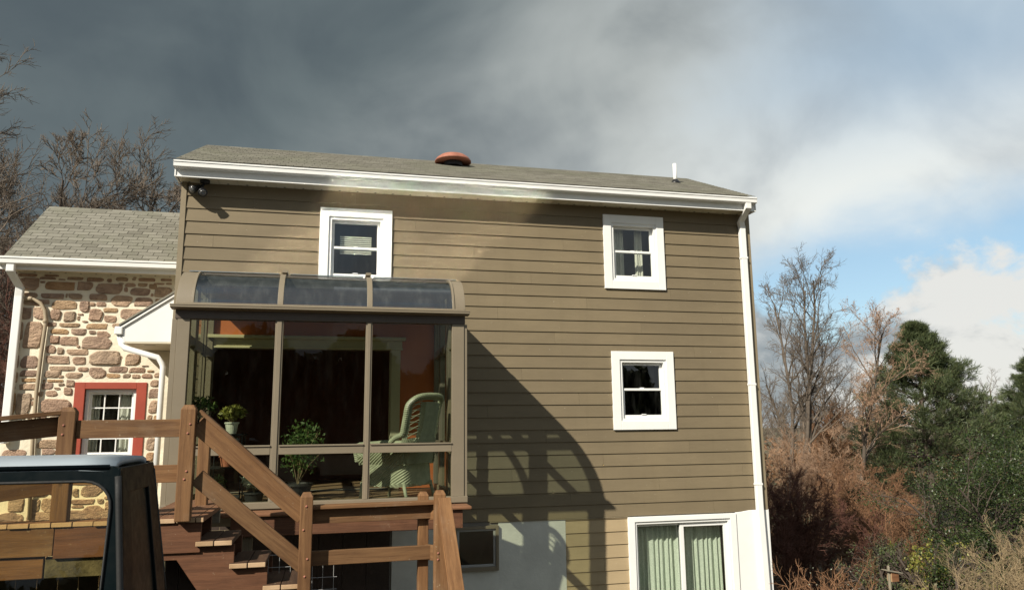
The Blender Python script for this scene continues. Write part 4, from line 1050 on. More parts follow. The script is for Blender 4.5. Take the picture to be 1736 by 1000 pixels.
# lower flight towards the viewer, with its handrail
s0 = Vector((PE.x+.005, 6.41, -.605)); s1 = at(768, 1006, 5.70); s1 = s0+(s1-s0)*1.5
board('rail_board', M_WOOD, stt, s0+Vector((-.01, 0, -.07)), s1+Vector((-.01, 0, -.07)), .04, .145)
board('cap_board', M_WOOD, stt, s0+Vector((.028, 0, .03)), s1+Vector((.028, 0, .03)), .105, .034)
for i in range(1):
    z = tz[4]-RISE*(i+1)+.02
    for j in range(2): board('tread_board', M_TREADSHADE, stt, (-.1, 6.30-i*.27-j*.138, z), (.92, 6.30-i*.27-j*.138, z), .132, .038, up=(0, 0, 1))
post('newel_post', M_WOOD, stt, s1.x+.01, s1.y, -1.95, s1.z+.1, .09)

def bolt(parent, x, y, z):
    MB().lathe(Vector((x, y, z)), [(.009, 0), (.009, .003), (.004, .007)], 8, Vector((0, -1, 0))).build('bolt', M_TERRACAP, parent)
for (x, zs) in ((PC.x, (-.60, -.78, -1.0, -1.13)), (PE.x, (-.66, -.72, -1.0, -1.05))):
    for z in zs: bolt(stt, x+random.uniform(-.02, .02), 6.414 if x == PC.x else 6.394, z)
for (x, y) in ((PA.x, 6.544), (PB.x-.005, 6.449)):
    for z in (.05, -.02, -.31, -.37): bolt(dk, x+random.uniform(-.03, .03), y, z)
# wire fence under the deck
wf = empty('wire_fence', (-1.4, 7.05, -2.1), 'wire mesh fence with weathered posts in the shade under the deck', 'fence')
for (px, w) in ((309, .085), (213, .06), (410, .06)):
    q = at(px, 1000, 7.05); post('fence_post', M_WOODGREY, wf, q.x, 7.06, -2.3, at(px, 944 if px == 309 else 950, 7.05).z, w, .05, .004)
b = MB()
for k in range(34):
    x = -2.9+k*.09
    b.tube([(x, 7.02, -2.2), (x+random.uniform(-.008, .008), 7.02+random.uniform(-.01, .01), -1.6), (x, 7.02, -1.06)], .0022, 4)
for k in range(12):
    z = -2.15+k*.1; b.tube([(-2.9, 7.018, z), (-1.6, 7.01, z+.006), (.1, 7.018, z)], .0022, 4)
o = b.build('wire_mesh', M_LENS, wf)
b = MB()
for (px, py) in ((250, 960), (330, 962), (372, 972)):
    q = at(px, py, 6.98)
    for k in range(5):
        pts = [q+Vector((random.uniform(-.02, .02), random.uniform(-.02, .02), -.35+.09*j)) for j in range(5)]
        b.tube(pts, .0035, 4)
o = b.build('dry_vine', M_LACE, wf); o['kind'] = 'stuff'

# ------------------------------------------------------------------ leaves helper
def leaves(C, size, rngl, flat=0.0, aspect=0.5, up=None):
    """one diamond leaf per centre"""
    n = len(C)
    a = rngl.normal(size=(n, 3))
    if up is not None: a = a*(1-up[1])+np.array(up[0])*up[1]*1.5
    a /= np.linalg.norm(a, axis=1, keepdims=True)+1e-9
    b_ = rngl.normal(size=(n, 3)); b_[:, 2] *= (1-flat)
    b_ -= a*(a*b_).sum(1, keepdims=True); b_ /= np.linalg.norm(b_, axis=1, keepdims=True)+1e-9
    s = size*(0.6+0.8*rngl.random((n, 1)))
    V = np.stack([C-a*s*.5, C+b_*s*aspect*.5, C+a*s*.5, C-b_*s*aspect*.5], 1).reshape(-1, 3)
    return V, np.arange(4*n).reshape(n, 4)
# ------------------------------------------------------------------ wicker chair
def wicker_chair(loc, rot, label):
    root = empty('wicker_chair', (0, 0, 0), label, 'chair')
    # local frame: faces -x, back at +x; near side is -y
    def weave(uv, nu, nv, name, amp=.0065):
        V = []
        for j in range(nv+1):
            for i in range(nu+1):
                V.append(uv(i/nu, j/nv, amp*math.cos(i*math.pi)*(1 if j % 2 else -1)))
        idx = np.arange((nu+1)*(nv+1)).reshape(nv+1, nu+1)
        Fq = np.stack([idx[:-1, :-1], idx[:-1, 1:], idx[1:, 1:], idx[1:, :-1]], -1).reshape(-1, 4)
        o = mesh_np(name, V, Fq, M_WICKER, root, smooth=False)
        so = o.modifiers.new('t', 'SOLIDIFY'); so.thickness = .012
        return o
    W, D = .30, .29
    # skirt: goes round front/sides/back, flares to the bottom
    def ring(t):
        a = t*2*math.pi; c, s = math.cos(a), math.sin(a); r = (abs(c)**5+abs(s)**5)**(-.2)
        return r*c*D, r*s*W
    def side(u, v, w):
        x, y = ring(u); z = .17+v*.27; k = 1+.05*(1-v)+w*2
        if v < .01: z += .045*abs(math.sin(u*4*math.pi+.0))*1.0
        return (x*k, y*k, z)
    weave(side, 96, 16, 'skirt')
    weave(lambda u, v, w: ((u*2-1)*D, (v*2-1)*W, .44+w+.02*(1-(u*2-1)**2)), 26, 26, 'seat')
    # arms: panels from seat to arm height on both sides
    for s in (-1, 1):
        weave(lambda u, v, w: (-D*1.02+u*D*2.0, s*(W*1.02+.02*math.sin(v*math.pi)+w), .44+v*(.20+.02*u)), 28, 12, 'arm_panel')
    # wing back: curved sheet open-work at its sides, rounded head
    def back(u, v, w):
        a = (u-.5)*math.pi*.86; y = math.sin(a)*W*1.12; x = D*.62+math.cos(a)*.17+v*.12
        zt = .66+.58*(1-abs(u*2-1)**3.2*.22)
        return (x+w, y, .44+v*(zt-.44))
    def strip(u0, u1, v0, v1, nu, nv, name):
        weave(lambda u, v, w: back(u0+(u1-u0)*u, v0+(v1-v0)*v, w), nu, nv, name)
    strip(.28, .72, .0, .90, 22, 36, 'back_panel'); strip(.0, .12, 0, 1, 8, 36, 'back_wing'); strip(.88, 1, 0, 1, 8, 36, 'back_wing')
    strip(.12, .88, .93, 1, 34, 4, 'back_head'); strip(.12, .88, .0, .38, 34, 14, 'back_apron')
    b = MB()
    for k in range(12):
        v = .42+k*.045
        for (ua, ub) in ((.12, .28), (.72, .88)):
            b.tube([back(ua, v, 0), back((ua+ub)/2, v+.02*(-1)**k, 0), back(ub, v, 0)], .005, 5)
    b.build('lattice', M_WICKER, root)
    # thick wrapped roll along arms and back head
    path = []
    for s in (-1, 1):
        arm = [(-D*1.05, s*W*1.0, .46), (-D*1.12, s*W*1.04, .58), (-D*.98, s*W*1.06, .66), (-D*.2, s*W*1.07, .675), (D*.45, s*W*1.08, .69), (D*.62, s*W*1.1, .74)]
        path.append(arm)
    head = [back(u, 1.0, 0) for u in np.linspace(0, 1, 21)]
    full = path[0]+[back(0, .5, 0), back(0, .75, 0)]+head+[back(1, .75, 0), back(1, .5, 0)]+path[1][::-1]
    pts = [Vector(p) for p in full]; dense = []
    for i in range(len(pts)-1):
        m = max(2, int((pts[i+1]-pts[i]).length/.011))
        for k in range(m): dense.append(pts[i].lerp(pts[i+1], k/m))
    for _ in range(6): dense = [dense[0]]+[(dense[i-1]+dense[i]*2+dense[i+1])/4 for i in range(1, len(dense)-1)]+[dense[-1]]
    MB().tube(dense, [.030+.002*(1 if i % 2 else -1) for i in range(len(dense))], 10).build('rolled_edge', M_WICKER, root, smooth=False)
    for (x, y, sx) in ((-D*.9, -W*.9, -.02), (-D*.9, W*.9, -.02), (D*.9, -W*.9, .06), (D*.9, W*.9, .06)):
        MB().tube([(x, y, .22), (x+sx*.5, y*1.02, .1), (x+sx, y*1.03, 0)], [.02, .018, .016], 10).build('leg', M_WICKER, root, smooth=True)
    root.location = loc; root.rotation_euler = (0, 0, rot); ORG[root.name] = Vector(loc)
    root.scale = (1.06, 1.06, .955)
    return root
wc = at(672, 842, 9.12)
wicker_chair((wc.x, 9.12, SF-.012), math.radians(-38), 'sage green wicker armchair with rolled edge inside the sunroom')

# potted plants inside the sunroom
def plant(px, py, Y, zb, pr_, ph_, fr, fh, n, potm, leafm, label, size=.05, group=None, spiky=False, name='potted_plant', aspect=.5):
    c = at(px, py, Y); x = c.x
    t = empty(name, (x, Y, zb), label, 'plant', group)
    MB().lathe(Vector((x, Y, zb)), [(pr_*.7, 0), (pr_*.96, ph_*.85), (pr_*1.08, ph_*.86), (pr_*1.08, ph_), (pr_*.92, ph_), (pr_*.9, ph_*.9), (.005, ph_*.9)], 20).build('pot', potm, t, smooth=False)
    rl_ = np.random.default_rng(int(px*7+py))
    b = MB(); tips = []
    for k in range(12):
        a = rl_.uniform(0, 6.28); r = fr*rl_.uniform(.2, .9); h = fh*rl_.uniform(.45, 1)
        p1 = Vector((x+r*math.cos(a), Y+r*math.sin(a), zb+ph_+h)); p0 = Vector((x, Y, zb+ph_*.88))
        b.tube([p0, p0.lerp(p1, .5)+Vector((0, 0, h*.15)), p1], .003, 4); tips.append(p1)
    b.build('stems', M_TWIGTAN if not spiky else leafm, t)
    u = rl_.normal(size=(n, 3)); u /= np.linalg.norm(u, axis=1, keepdims=True)
    rad = rl_.random((n, 1))**.45
    ctr = np.array([tuple(tips[i % 12]) for i in range(n)])
    C = ctr*.55+np.array([x, Y, zb+ph_+fh*.55])*.45+u*rad*np.array([fr*.62, fr*.62, fh*.42])
    V, Fq = leaves(C, size, rl_, aspect=aspect)
    mesh_np('foliage', V, Fq, leafm, t, smooth=False)
    return t
# plant stand
ps = empty('plant_stand', (at(385, 735, 9.25).x, 9.25, SF), 'dark metal plant stand behind the left sunroom glass', 'plant stand')
sx = at(388, 735, 9.25).x
for (a, c) in ((-.16, -.14), (.16, -.14), (-.16, .14), (.16, .14)): MB().tube([(sx+a, 9.25+c, SF), (sx+a, 9.25+c, -.04)], .009, 6).build('leg', M_BLACK, ps)
for z in (-.06, -.42): box('shelf', M_BLACK, ps, sx-.18, sx+.18, 9.09, 9.41, z, z+.02)
plant(394, 700, 9.25, -.04, .075, .13, .16, .17, 420, M_CERAM, M_YELPLANT, 'yellow green plant in a pale pot on top of the plant stand', .055)
plant(384, 790, 9.25, -.40, .08, .12, .16, .20, 300, M_TERRA, M_HOUSEPLANT, 'leafy plant in a clay pot on the lower shelf of the stand', .05)
plant(338, 700, 9.5, .02, .07, .11, .2, .24, 420, M_POTDK, M_HOUSEPLANT, 'trailing dark green plant hanging at the left end of the sunroom', .045)
plant(505, 800, 9.35, SF-.01, .17, .20, .30, .62, 1300, M_POTDK, M_HOUSEPLANT, 'large bushy plant in a dark tub behind the middle glass', .045)
plant(430, 845, 9.0, SF-.01, .11, .14, .18, .20, 130, M_POTDK, M_PALELEAF, 'pale leaved plant in a low dark pot on the sunroom floor', .11, aspect=.22)
plant(299, 850, 8.95, SF-.01, .06, .08, .10, .30, 90, M_CERAM, M_PALELEAF, 'spiky white striped plant in the left corner of the sunroom', .20, aspect=.07)
plant(362, 850, 8.9, SF-.01, .08, .10, .16, .22, 260, M_TERRA, M_HOUSEPLANT, 'short green plant in a clay pot on the floor behind the stair rail', .05)
MB().tube([(at(338, 700, 9.5).x, 9.5, .1), (at(338, 700, 9.5).x, 9.5, 1.0), (at(338, 700, 9.5).x, 9.5, 1.66)], .004, 5).build('hanging_chain', M_BLACK, bpy.data.objects['potted_plant.002'])
bn_ = empty('bench', (at(360, 868, 8.72).x, 8.75, SF), 'low black bench on the sunroom floor behind the stair rail', 'bench')

# ------------------------------------------------------------------ dark SUV in the foreground
CY0 = 4.22
_a, _b = at(204, 790, 1.0), at(260, 787, 1.0)
CY1 = CY0*_a.x/_b.x           # near and far flank at the roof
cv = empty('parked_suv', (-3.0, 4.95, -1.9), 'dark boxy suv parked beside the deck, only its rear roof and window in view', 'car')
def cp_(px, py): 
    p = at(px, py, CY0); return p
TUM = .12
zr = cp_(130, 791).z                # roof edge height
xr = cp_(204, 790).x; q0, q1 = at(260, 787, CY1), at(281, 1000, CY1+TUM); slope = (q1.x-q0.x)/(q0.z-q1.z)
zbelt = -.95; xw = cp_(187, 900).x
def rx(z): return xr+slope*(zr-z)    # rear edge of the body at height z
XF = -5.15
def side_conv(near):
    def conv(u, v, t):
        k = (zr-v)/(zr-zbelt); k = max(0, min(1, k))
        y = CY0-TUM*k if near else CY1+TUM*k
        return (u, y+(t if near else -t), v)
    return conv
def rr(x0, x1, z0, z1, r0, r1):
    """window outline with rounded upper corners"""
    pts = [(x0, z0), (x1, z0)]
    for i in range(7):
        a = math.pi/2*i/6; pts.append((x1-r1+r1*math.cos(a), z1-r1+r1*math.sin(a)))
    for i in range(5):
        a = math.pi/2+math.pi/2*i/4; pts.append((x0+r0+r0*math.cos(a), z1-r0+r0*math.sin(a)))
    return pts
zw1 = cp_(120, 816).z; zw0 = zbelt+.02
wins = [(xw-.88, xw), (xw-1.80, xw-.98), (xw-2.55, xw-1.90)]
wl = [rr(a, c, zw0, zw1, .05, .13 if i == 0 else .05) for i, (a, c) in enumerate(wins)]
fx = xw-3.02
outer = [(fx-.25, zbelt), (rx(zbelt), zbelt), (rx(zr-.02), zr-.02), (rx(zr)-.03, zr), (fx+.42, zr), (fx+.30, zr-.04)]
for near in (True, False):
    vs, fs = plate(outer, wl, 0, .05, side_conv(near))
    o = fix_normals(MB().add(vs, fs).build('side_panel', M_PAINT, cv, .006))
    cf = side_conv(near)
    for (a, c), L in zip(wins, wl):
        gl = [(x, z) for x, z in L]
        vs, fs = plate(gl, [], .012, .016, cf); fix_normals(MB().add(vs, fs).build('side_window', M_CARGLASS, cv))
    # window seal and the gutter line by the rear pillar
    pts = [cf(x, z, -.004) for x, z in wl[0]]
    fix_normals(MB().tube(pts+[pts[0]], .008, 6).build('window_seal', M_RUBBER, cv, smooth=True))
    px0 = xw+.02
    path = [cf(rx(z)-.012, z, .004) for z in np.linspace(zr-.05, zbelt, 8)]
    fix_normals(MB().tube(path, .016, 8).build('pillar_trim', M_RUBBER, cv, smooth=True))
# roof skin, lightly crowned, rolled at the edges
NU, NV = 13, 16
V = []
for j in range(NV+1):
    t = j/NV; x = fx+.42+(xr-.03-fx-.42)*t
    for i in range(NU):
        s = i/(NU-1)*2-1; crown = .046*(1-abs(s)**5)-.016*(abs(s)**20); e = .012*(1-(2*t-1)**30)
        V.append((x, (CY0+CY1)/2+s*((CY1-CY0)/2+.004), zr+crown+e-.012))
idx_ = np.arange(len(V)).reshape(NV+1, NU)
Fq = np.stack([idx_[:-1, :-1], idx_[1:, :-1], idx_[1:, 1:], idx_[:-1, 1:]], -1).reshape(-1, 4)
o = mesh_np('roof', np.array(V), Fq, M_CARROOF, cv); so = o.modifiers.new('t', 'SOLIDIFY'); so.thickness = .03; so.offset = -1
# roof rail strips
for y in (CY0+.005, CY1-.005):
    MB().tube([(fx+.5, y, zr-.006), (xr-.05, y, zr-.006)], .014, 8).build('drip_rail', M_PAINT, cv, smooth=True)
# tailgate with rear glass
def rear_conv(u, v, t):
    return (rx(v)-t, u, v)
vs, fs = plate([(CY0-TUM, zbelt), (CY1+TUM, zbelt), (CY1, zr-.01), (CY0, zr-.01)], [[(CY0+.12, zbelt+.05), (CY1-.12, zbelt+.05), (CY1-.17, zr-.14), (CY0+.17, zr-.14)]], .0, .05, rear_conv)
tg = fix_normals(MB().add(vs, fs).build('tailgate', M_PAINT, cv, .006))
vs, fs = plate([(CY0+.12, zbelt+.05), (CY1-.12, zbelt+.05), (CY1-.17, zr-.14), (CY0+.17, zr-.14)], [], .015, .019, rear_conv)
fix_normals(MB().add(vs, fs).build('rear_window', M_PRIVACY, cv))
# windscreen, bonnet, lower body
vs = [(fx+.42, CY0+.03, zr-.02), (fx+.42, CY1-.03, zr-.02), (fx-.22, CY1+.05, zbelt), (fx-.22, CY0-.05, zbelt)]
b = MB().add(vs+[(x-.012, y, z-.008) for x, y, z in vs], [(0, 1, 2, 3), (7, 6, 5, 4), (0, 4, 5, 1), (1, 5, 6, 2), (2, 6, 7, 3), (3, 7, 4, 0)]); b.build('windscreen', M_CARGLASS, cv)
yl0, yl1 = CY0-TUM-.01, CY1+TUM+.01
lw = [(XF, -1.50), (XF-.02, -1.2), (XF+.06, -1.02), (fx-.25, zbelt-.0), (rx(zbelt)+.01, zbelt-.001), (rx(zbelt)+.05, -1.2), (rx(zbelt)+.03, -1.52)]
wx = (XF+.85, rx(zbelt)-.85)
for w_ in (wx[1], wx[0]):
    lw += [(w_+.40*math.cos(a), -1.53+.40*math.sin(a)) for a in np.linspace(0.05, math.pi-.05, 9)]
vs, fs = plate(lw, [], yl0, yl1, lambda u, v, t: (u, t, v))
fix_normals(MB().add(vs, fs).build('lower_body', M_PAINT, cv, .012))
for w_ in wx:
    for y in (yl0+.02, yl1-.02):
        o = MB().lathe(Vector((w_, y-.11 if y > 4.6 else y+.11, -1.55)), [(.20, -.11), (.31, -.11), (.35, -.07), (.35, .07), (.31, .11), (.20, .11)], 24, Vector((0, 1, 0))).build('wheel', M_RUBBER, cv, smooth=False)
        MB().lathe(Vector((w_, y-.11 if y > 4.6 else y+.11, -1.55)), [(.05, -.09), (.18, -.085), (.205, -.108), (.205, .108), (.18, .085), (.05, .09)], 20, Vector((0, 1, 0))).build('rim', M_CHROME, o)
for y in (yl0+.06, yl1-.26): box('tail_lamp', M_TAIL, cv, rx(zbelt)+.035, rx(zbelt)+.07, y, y+.2, -1.25, -1.0, .01)
box('rear_bumper', M_RUBBER, cv, rx(zbelt)-.02, rx(zbelt)+.16, yl0+.02, yl1-.02, -1.62, -1.42, .03)
# seats inside (low, dark)
for x in (xw-1.55, xw-2.45):
    for y in (CY0+.28, CY1-.28): box('seat', M_RUBBER, cv, x, x+.14, y-.2, y+.2, -1.3, -.80, .05)
# ------------------------------------------------------------------ vegetation
def grow(rg, P0, D0, L0, R0, specs, up=0.15):
    """level-by-level branching. P0,D0 (N,3); L0,R0 (N,). returns list of (P (N,K,3), R (N,K))"""
    out = []
    P, D, L, R = P0, D0/np.linalg.norm(D0, axis=1, keepdims=True), L0, R0
    for li, sp in enumerate(specs):
        N = len(P); K = sp.get('k', 6)
        pts = np.zeros((N, K, 3)); pts[:, 0] = P; d = D.copy()
        dirs = np.zeros((N, K, 3)); dirs[:, 0] = d
        for k in range(1, K):
            d = d+rg.normal(size=(N, 3))*sp.get('wig', .12)+np.array([0, 0, 1])*sp.get('up', up)/K
            d /= np.linalg.norm(d, axis=1, keepdims=True)
            pts[:, k] = pts[:, k-1]+d*(L/(K-1))[:, None]; dirs[:, k] = d
        tp_ = np.linspace(0, 1, K)
        rad = R[:, None]*(1-(1-sp.get('tip', .35))*tp_)[None]
        out.append((pts, rad))
        if li == len(specs)-1: break
        n = sp['n']; nxt = specs[li+1]
        t = sp.get('t0', .25)+(1-sp.get('t0', .25))*((np.arange(n)[None]+rg.random((N, n)))/n)
        t = np.clip(t, 0, .999)
        f = t*(K-1); i0 = f.astype(int); fr = (f-i0)[..., None]
        ii = np.arange(N)[:, None]
        bp = pts[ii, i0]*(1-fr)+pts[ii, np.minimum(i0+1, K-1)]*fr
        bd = dirs[ii, i0]
        a = rg.normal(size=(N, n, 3)); a -= bd*(a*bd).sum(-1, keepdims=True); a /= np.linalg.norm(a, axis=-1, keepdims=True)
        ang = np.radians(sp.get('ang', 45)+rg.normal(size=(N, n, 1))*sp.get('angv', 9))
        nd = bd*np.cos(ang)+a*np.sin(ang); nd[..., 2] += sp.get('lift', .1); nd[..., 2] *= sp.get('flat', 1.0)
        nd /= np.linalg.norm(nd, axis=-1, keepdims=True)
        br = (R[:, None]*(1-(1-sp.get('tip', .35))*t))
        nl = L[:, None]*sp.get('ratio', .55)*(1-sp.get('taper', .5)*t)*(.65+.7*rg.random((N, n)))
        nr = br*sp.get('rr', .6)
        P, D, L, R = bp.reshape(-1, 3), nd.reshape(-1, 3), nl.ravel(), np.maximum(nr.ravel(), sp.get('rmin', .003))
    return out
def tubes(sets, sides):
    Vs, Fs = [], []; off = 0
    for (pts, rad), S in zip(sets, sides):
        N, K, _ = pts.shape
        t = np.gradient(pts, axis=1); t /= np.linalg.norm(t, axis=2, keepdims=True)+1e-9
        ref = np.where(np.abs(t[..., 2:3]) < .9, np.array([0, 0, 1.0]), np.array([1.0, 0, 0]))
        ref = ref[:, :1].repeat(K, 1)
        u = np.cross(t, ref); u /= np.linalg.norm(u, axis=2, keepdims=True)+1e-9; w = np.cross(t, u)
        a = np.arange(S)*2*np.pi/S
        ring = pts[:, :, None]+(u[:, :, None]*np.cos(a)[None, None, :, None]+w[:, :, None]*np.sin(a)[None, None, :, None])*rad[:, :, None, None]
        Vs.append(ring.reshape(-1, 3))
        base = (np.arange(N)[:, None, None]*K+np.arange(K-1)[None, :, None])*S
        j = np.arange(S)[None, None]; j2 = (j+1) % S
        q = np.stack([base+j, base+j2, base+S+j2, base+S+j], -1).reshape(-1, 4)+off
        Fs.append(q); off += N*K*S
    return np.concatenate(Vs), np.concatenate(Fs)
def bare_tree(name, px, py_base, d, height, label, seed, m1=M_BARK, m2=M_BARK, spread=1.0, n=(9, 7, 6, 4), r0=None, stems=1, group=None, cat='tree', ratio=.55, rmin=.004, lean=0, loc=None, upright=.25, ang=42, t0=.22, extra_leaf=None, fan=.35, tl=.75, lift=.12, wigt=.09):
    rg = np.random.default_rng(seed)
    if loc is None:
        p = ray(px, 720); p = p*d/p[1]; loc = (p[0], d)
    z0 = float(gh(loc[0], loc[1]))-.1
    t = empty(name, (loc[0], loc[1], z0), label, cat, group)
    r0 = r0 or height*.018
    P0 = np.tile(np.array([[loc[0], loc[1], z0]]), (stems, 1))+rg.normal(size=(stems, 3))*np.array([.12, .12, 0])*(stems > 1)*max(1, stems**.5*.5)
    D0 = np.tile(np.array([[lean, 0, 1.0]]), (stems, 1))+rg.normal(size=(stems, 3))*np.array([fan, fan, .1])*(stems > 1)*spread
    L0 = np.full(stems, height*tl)*(1 if stems == 1 else (.7+.5*rg.random(stems)))
    R0 = np.full(stems, r0)
    specs = [dict(k=9, n=n[0], t0=t0, ang=ang*spread, ratio=ratio, taper=.55, rr=.62, wig=wigt, up=upright, lift=.12, tip=.3, rmin=rmin*2),
             dict(k=8, n=n[1], t0=.2, ang=42, ratio=.52, taper=.4, rr=.6, wig=.13, up=.3, lift=.12, tip=.3, rmin=rmin*1.4),
             dict(k=6, n=n[2], t0=.2, ang=40, ratio=.55, taper=.35, rr=.6, wig=.14, up=.2, lift=.1, tip=.35, rmin=rmin*1.1),
             dict(k=5, n=n[3], t0=.15, ang=38, ratio=.6, taper=.3, rr=.7, wig=.14, up=.15, lift=.06, tip=.4, rmin=rmin),
             dict(k=4, wig=.12, tip=.5)]
    if n[3] == 0: specs = specs[:4]
    S = grow(rg, P0, D0, L0, R0, specs)
    V, Fq = tubes(S[:2], (8, 6)); mesh_np('trunk', V, Fq, m1, t)
    V, Fq = tubes(S[2:], (4, 3, 3)[:len(S)-2]); mesh_np('crown', V, Fq, m2, t)
    if extra_leaf:
        lm, cnt, sz = extra_leaf
        ends = np.concatenate([S[-1][0][:, -1], S[-1][0][:, 2]]); C = ends[rg.integers(0, len(ends), cnt)]+rg.normal(size=(cnt, 3))*.04
        V, Fq = leaves(C, sz, rg, aspect=.6); mesh_np('buds', V, Fq, lm, t, smooth=False)
    return t
# behind the stone house
GL = 'bare trees behind the stone house'
bare_tree('bare_tree', 120, 0, 20.0, 10.4, 'broad many-limbed bare tree rising behind the stone house roof', 3, M_BARKDK, M_TWIGGREY, 1.1, (9, 8, 7, 6), group=GL, ratio=.42, rmin=.0075, t0=.25, upright=.15, stems=10, fan=.40, tl=.80, r0=.075)
bare_tree('bare_tree', -170, 0, 17.0, 12.6, 'tall bare tree cut off by the left edge of the picture', 9, M_BARKDK, M_TWIGGREY, 1.0, (12, 8, 7, 5), group=GL, ratio=.30, rmin=.006, stems=1, tl=.84, r0=.13, wigt=.035)
bare_tree('bare_tree', 215, 0, 26.0, 10.6, 'lower bare tree nearest the corner of the tan house', 14, M_BARKDK, M_TWIGGREY, 1.1, (9, 8, 7, 6), group=GL, ratio=.42, rmin=.008, t0=.2, upright=.3, stems=8, fan=.26, tl=.72, r0=.07)
bare_tree('bare_tree', 30, 0, 25.0, 10.6, 'thin bare tree between the broad tree and the left edge', 21, M_BARKDK, M_TWIGGREY, 1.0, (9, 8, 7, 6), group=GL, ratio=.42, rmin=.008, stems=7, fan=.26, tl=.8, r0=.075)
bare_tree('leafless_shrub', 20, 0, 15.5, 5.2, 'tangled leafless shrub at the left end of the stone house', 23, M_BARKDK, M_TWIGDKRED, 1.2, (6, 7, 6, 4), stems=9, r0=.03, cat='shrub', rmin=.004)
bare_tree('leafless_shrub', -30, 0, 19, 7.2, 'dark leafless thicket at the far left behind the downspout', 24, M_BARKDK, M_TWIGDKRED, 1.2, (6, 7, 6, 4), stems=10, r0=.03, cat='shrub', rmin=.005)
bare_tree('bare_tree', 172, 0, 22.5, 9.6, 'bare tree directly behind the middle of the stone house ridge', 27, M_BARKDK, M_TWIGGREY, 1.1, (9, 8, 7, 6), group=GL, ratio=.42, rmin=.008, t0=.25, upright=.2, stems=9, fan=.36, tl=.8, r0=.07)
# right side
bare_tree('bare_tree', 1328, 0, 27.0, 10.6, 'tall slender bare tree just right of the house corner', 33, M_BARK, M_TWIGGREY, .72, (13, 7, 6, 4), ratio=.34, rmin=.006, stems=3, r0=.10, upright=.7, fan=.16, tl=.96, t0=.3)
bare_tree('bare_tree', 1450, 0, 24.0, 7.6, 'pink-budded bare tree left of the dark pine', 37, M_BARK, M_TWIGPINK, .8, (14, 8, 6, 4), ratio=.36, rmin=.005, upright=.55, tl=.95, t0=.3, r0=.09, extra_leaf=(M_BUDS, 4200, .04))
bare_tree('bare_tree', 1385, 0, 33.0, 6.2, 'low russet bare tree between the tall bare tree and the pink one', 38, M_TWIGRED, M_TWIGRED, .95, (10, 8, 7, 4), ratio=.5, rmin=.007, stems=3, extra_leaf=(M_RUSSETLEAF, 3500, .06))
bare_tree('russet_shrub', 1440, 0, 19.5, 2.7, 'orange brown twiggy shrub in sun below the pine', 41, M_TWIGRED, M_TWIGRED, 1.35, (6, 7, 6, 4), stems=16, r0=.02, cat='shrub', rmin=.004, extra_leaf=(M_RUSSETLEAF, 1500, .05))
bare_tree('russet_shrub', 1345, 0, 22.5, 3.6, 'tall russet shrub against the right edge of the house', 43, M_TWIGRED, M_TWIGPINK, 1.1, (6, 7, 6, 4), stems=14, r0=.02, cat='shrub', rmin=.004, extra_leaf=(M_RUSSETLEAF, 2500, .05))
bare_tree('russet_shrub', 1505, 0, 16.5, 2.3, 'low orange brown shrub between the dark conifer bush and the pine', 44, M_TWIGRED, M_TWIGRED, 1.3, (6, 7, 6, 4), stems=14, r0=.016, cat='shrub', rmin=.0035, extra_leaf=(M_RUSSETLEAF, 1500, .045))
bare_tree('dark_red_shrub', 1352, 0, 14.2, 2.6, 'dark red leafless shrub in the shade beside the house', 47, M_TWIGDKRED, M_TWIGDKRED, 1.15, (7, 8, 7, 4), stems=18, r0=.016, cat='shrub', rmin=.003)
bare_tree('red_twig_bush', 1392, 0, 9.6, 1.75, 'small red twigged bush at the bottom of the garden view', 53, M_TWIGRED, M_TWIGRED, .8, (5, 5, 4, 0), stems=22, r0=.008, cat='shrub', rmin=.003, extra_leaf=(M_PALELEAF, 120, .022))
bare_tree('brush_pile', 1716, 0, 8.6, 2.15, 'pale tan twiggy brush in the bottom right corner', 59, M_TWIGTAN, M_TWIGTAN, 1.25, (8, 7, 5, 3), stems=26, r0=.009, cat='shrub', rmin=.0025)
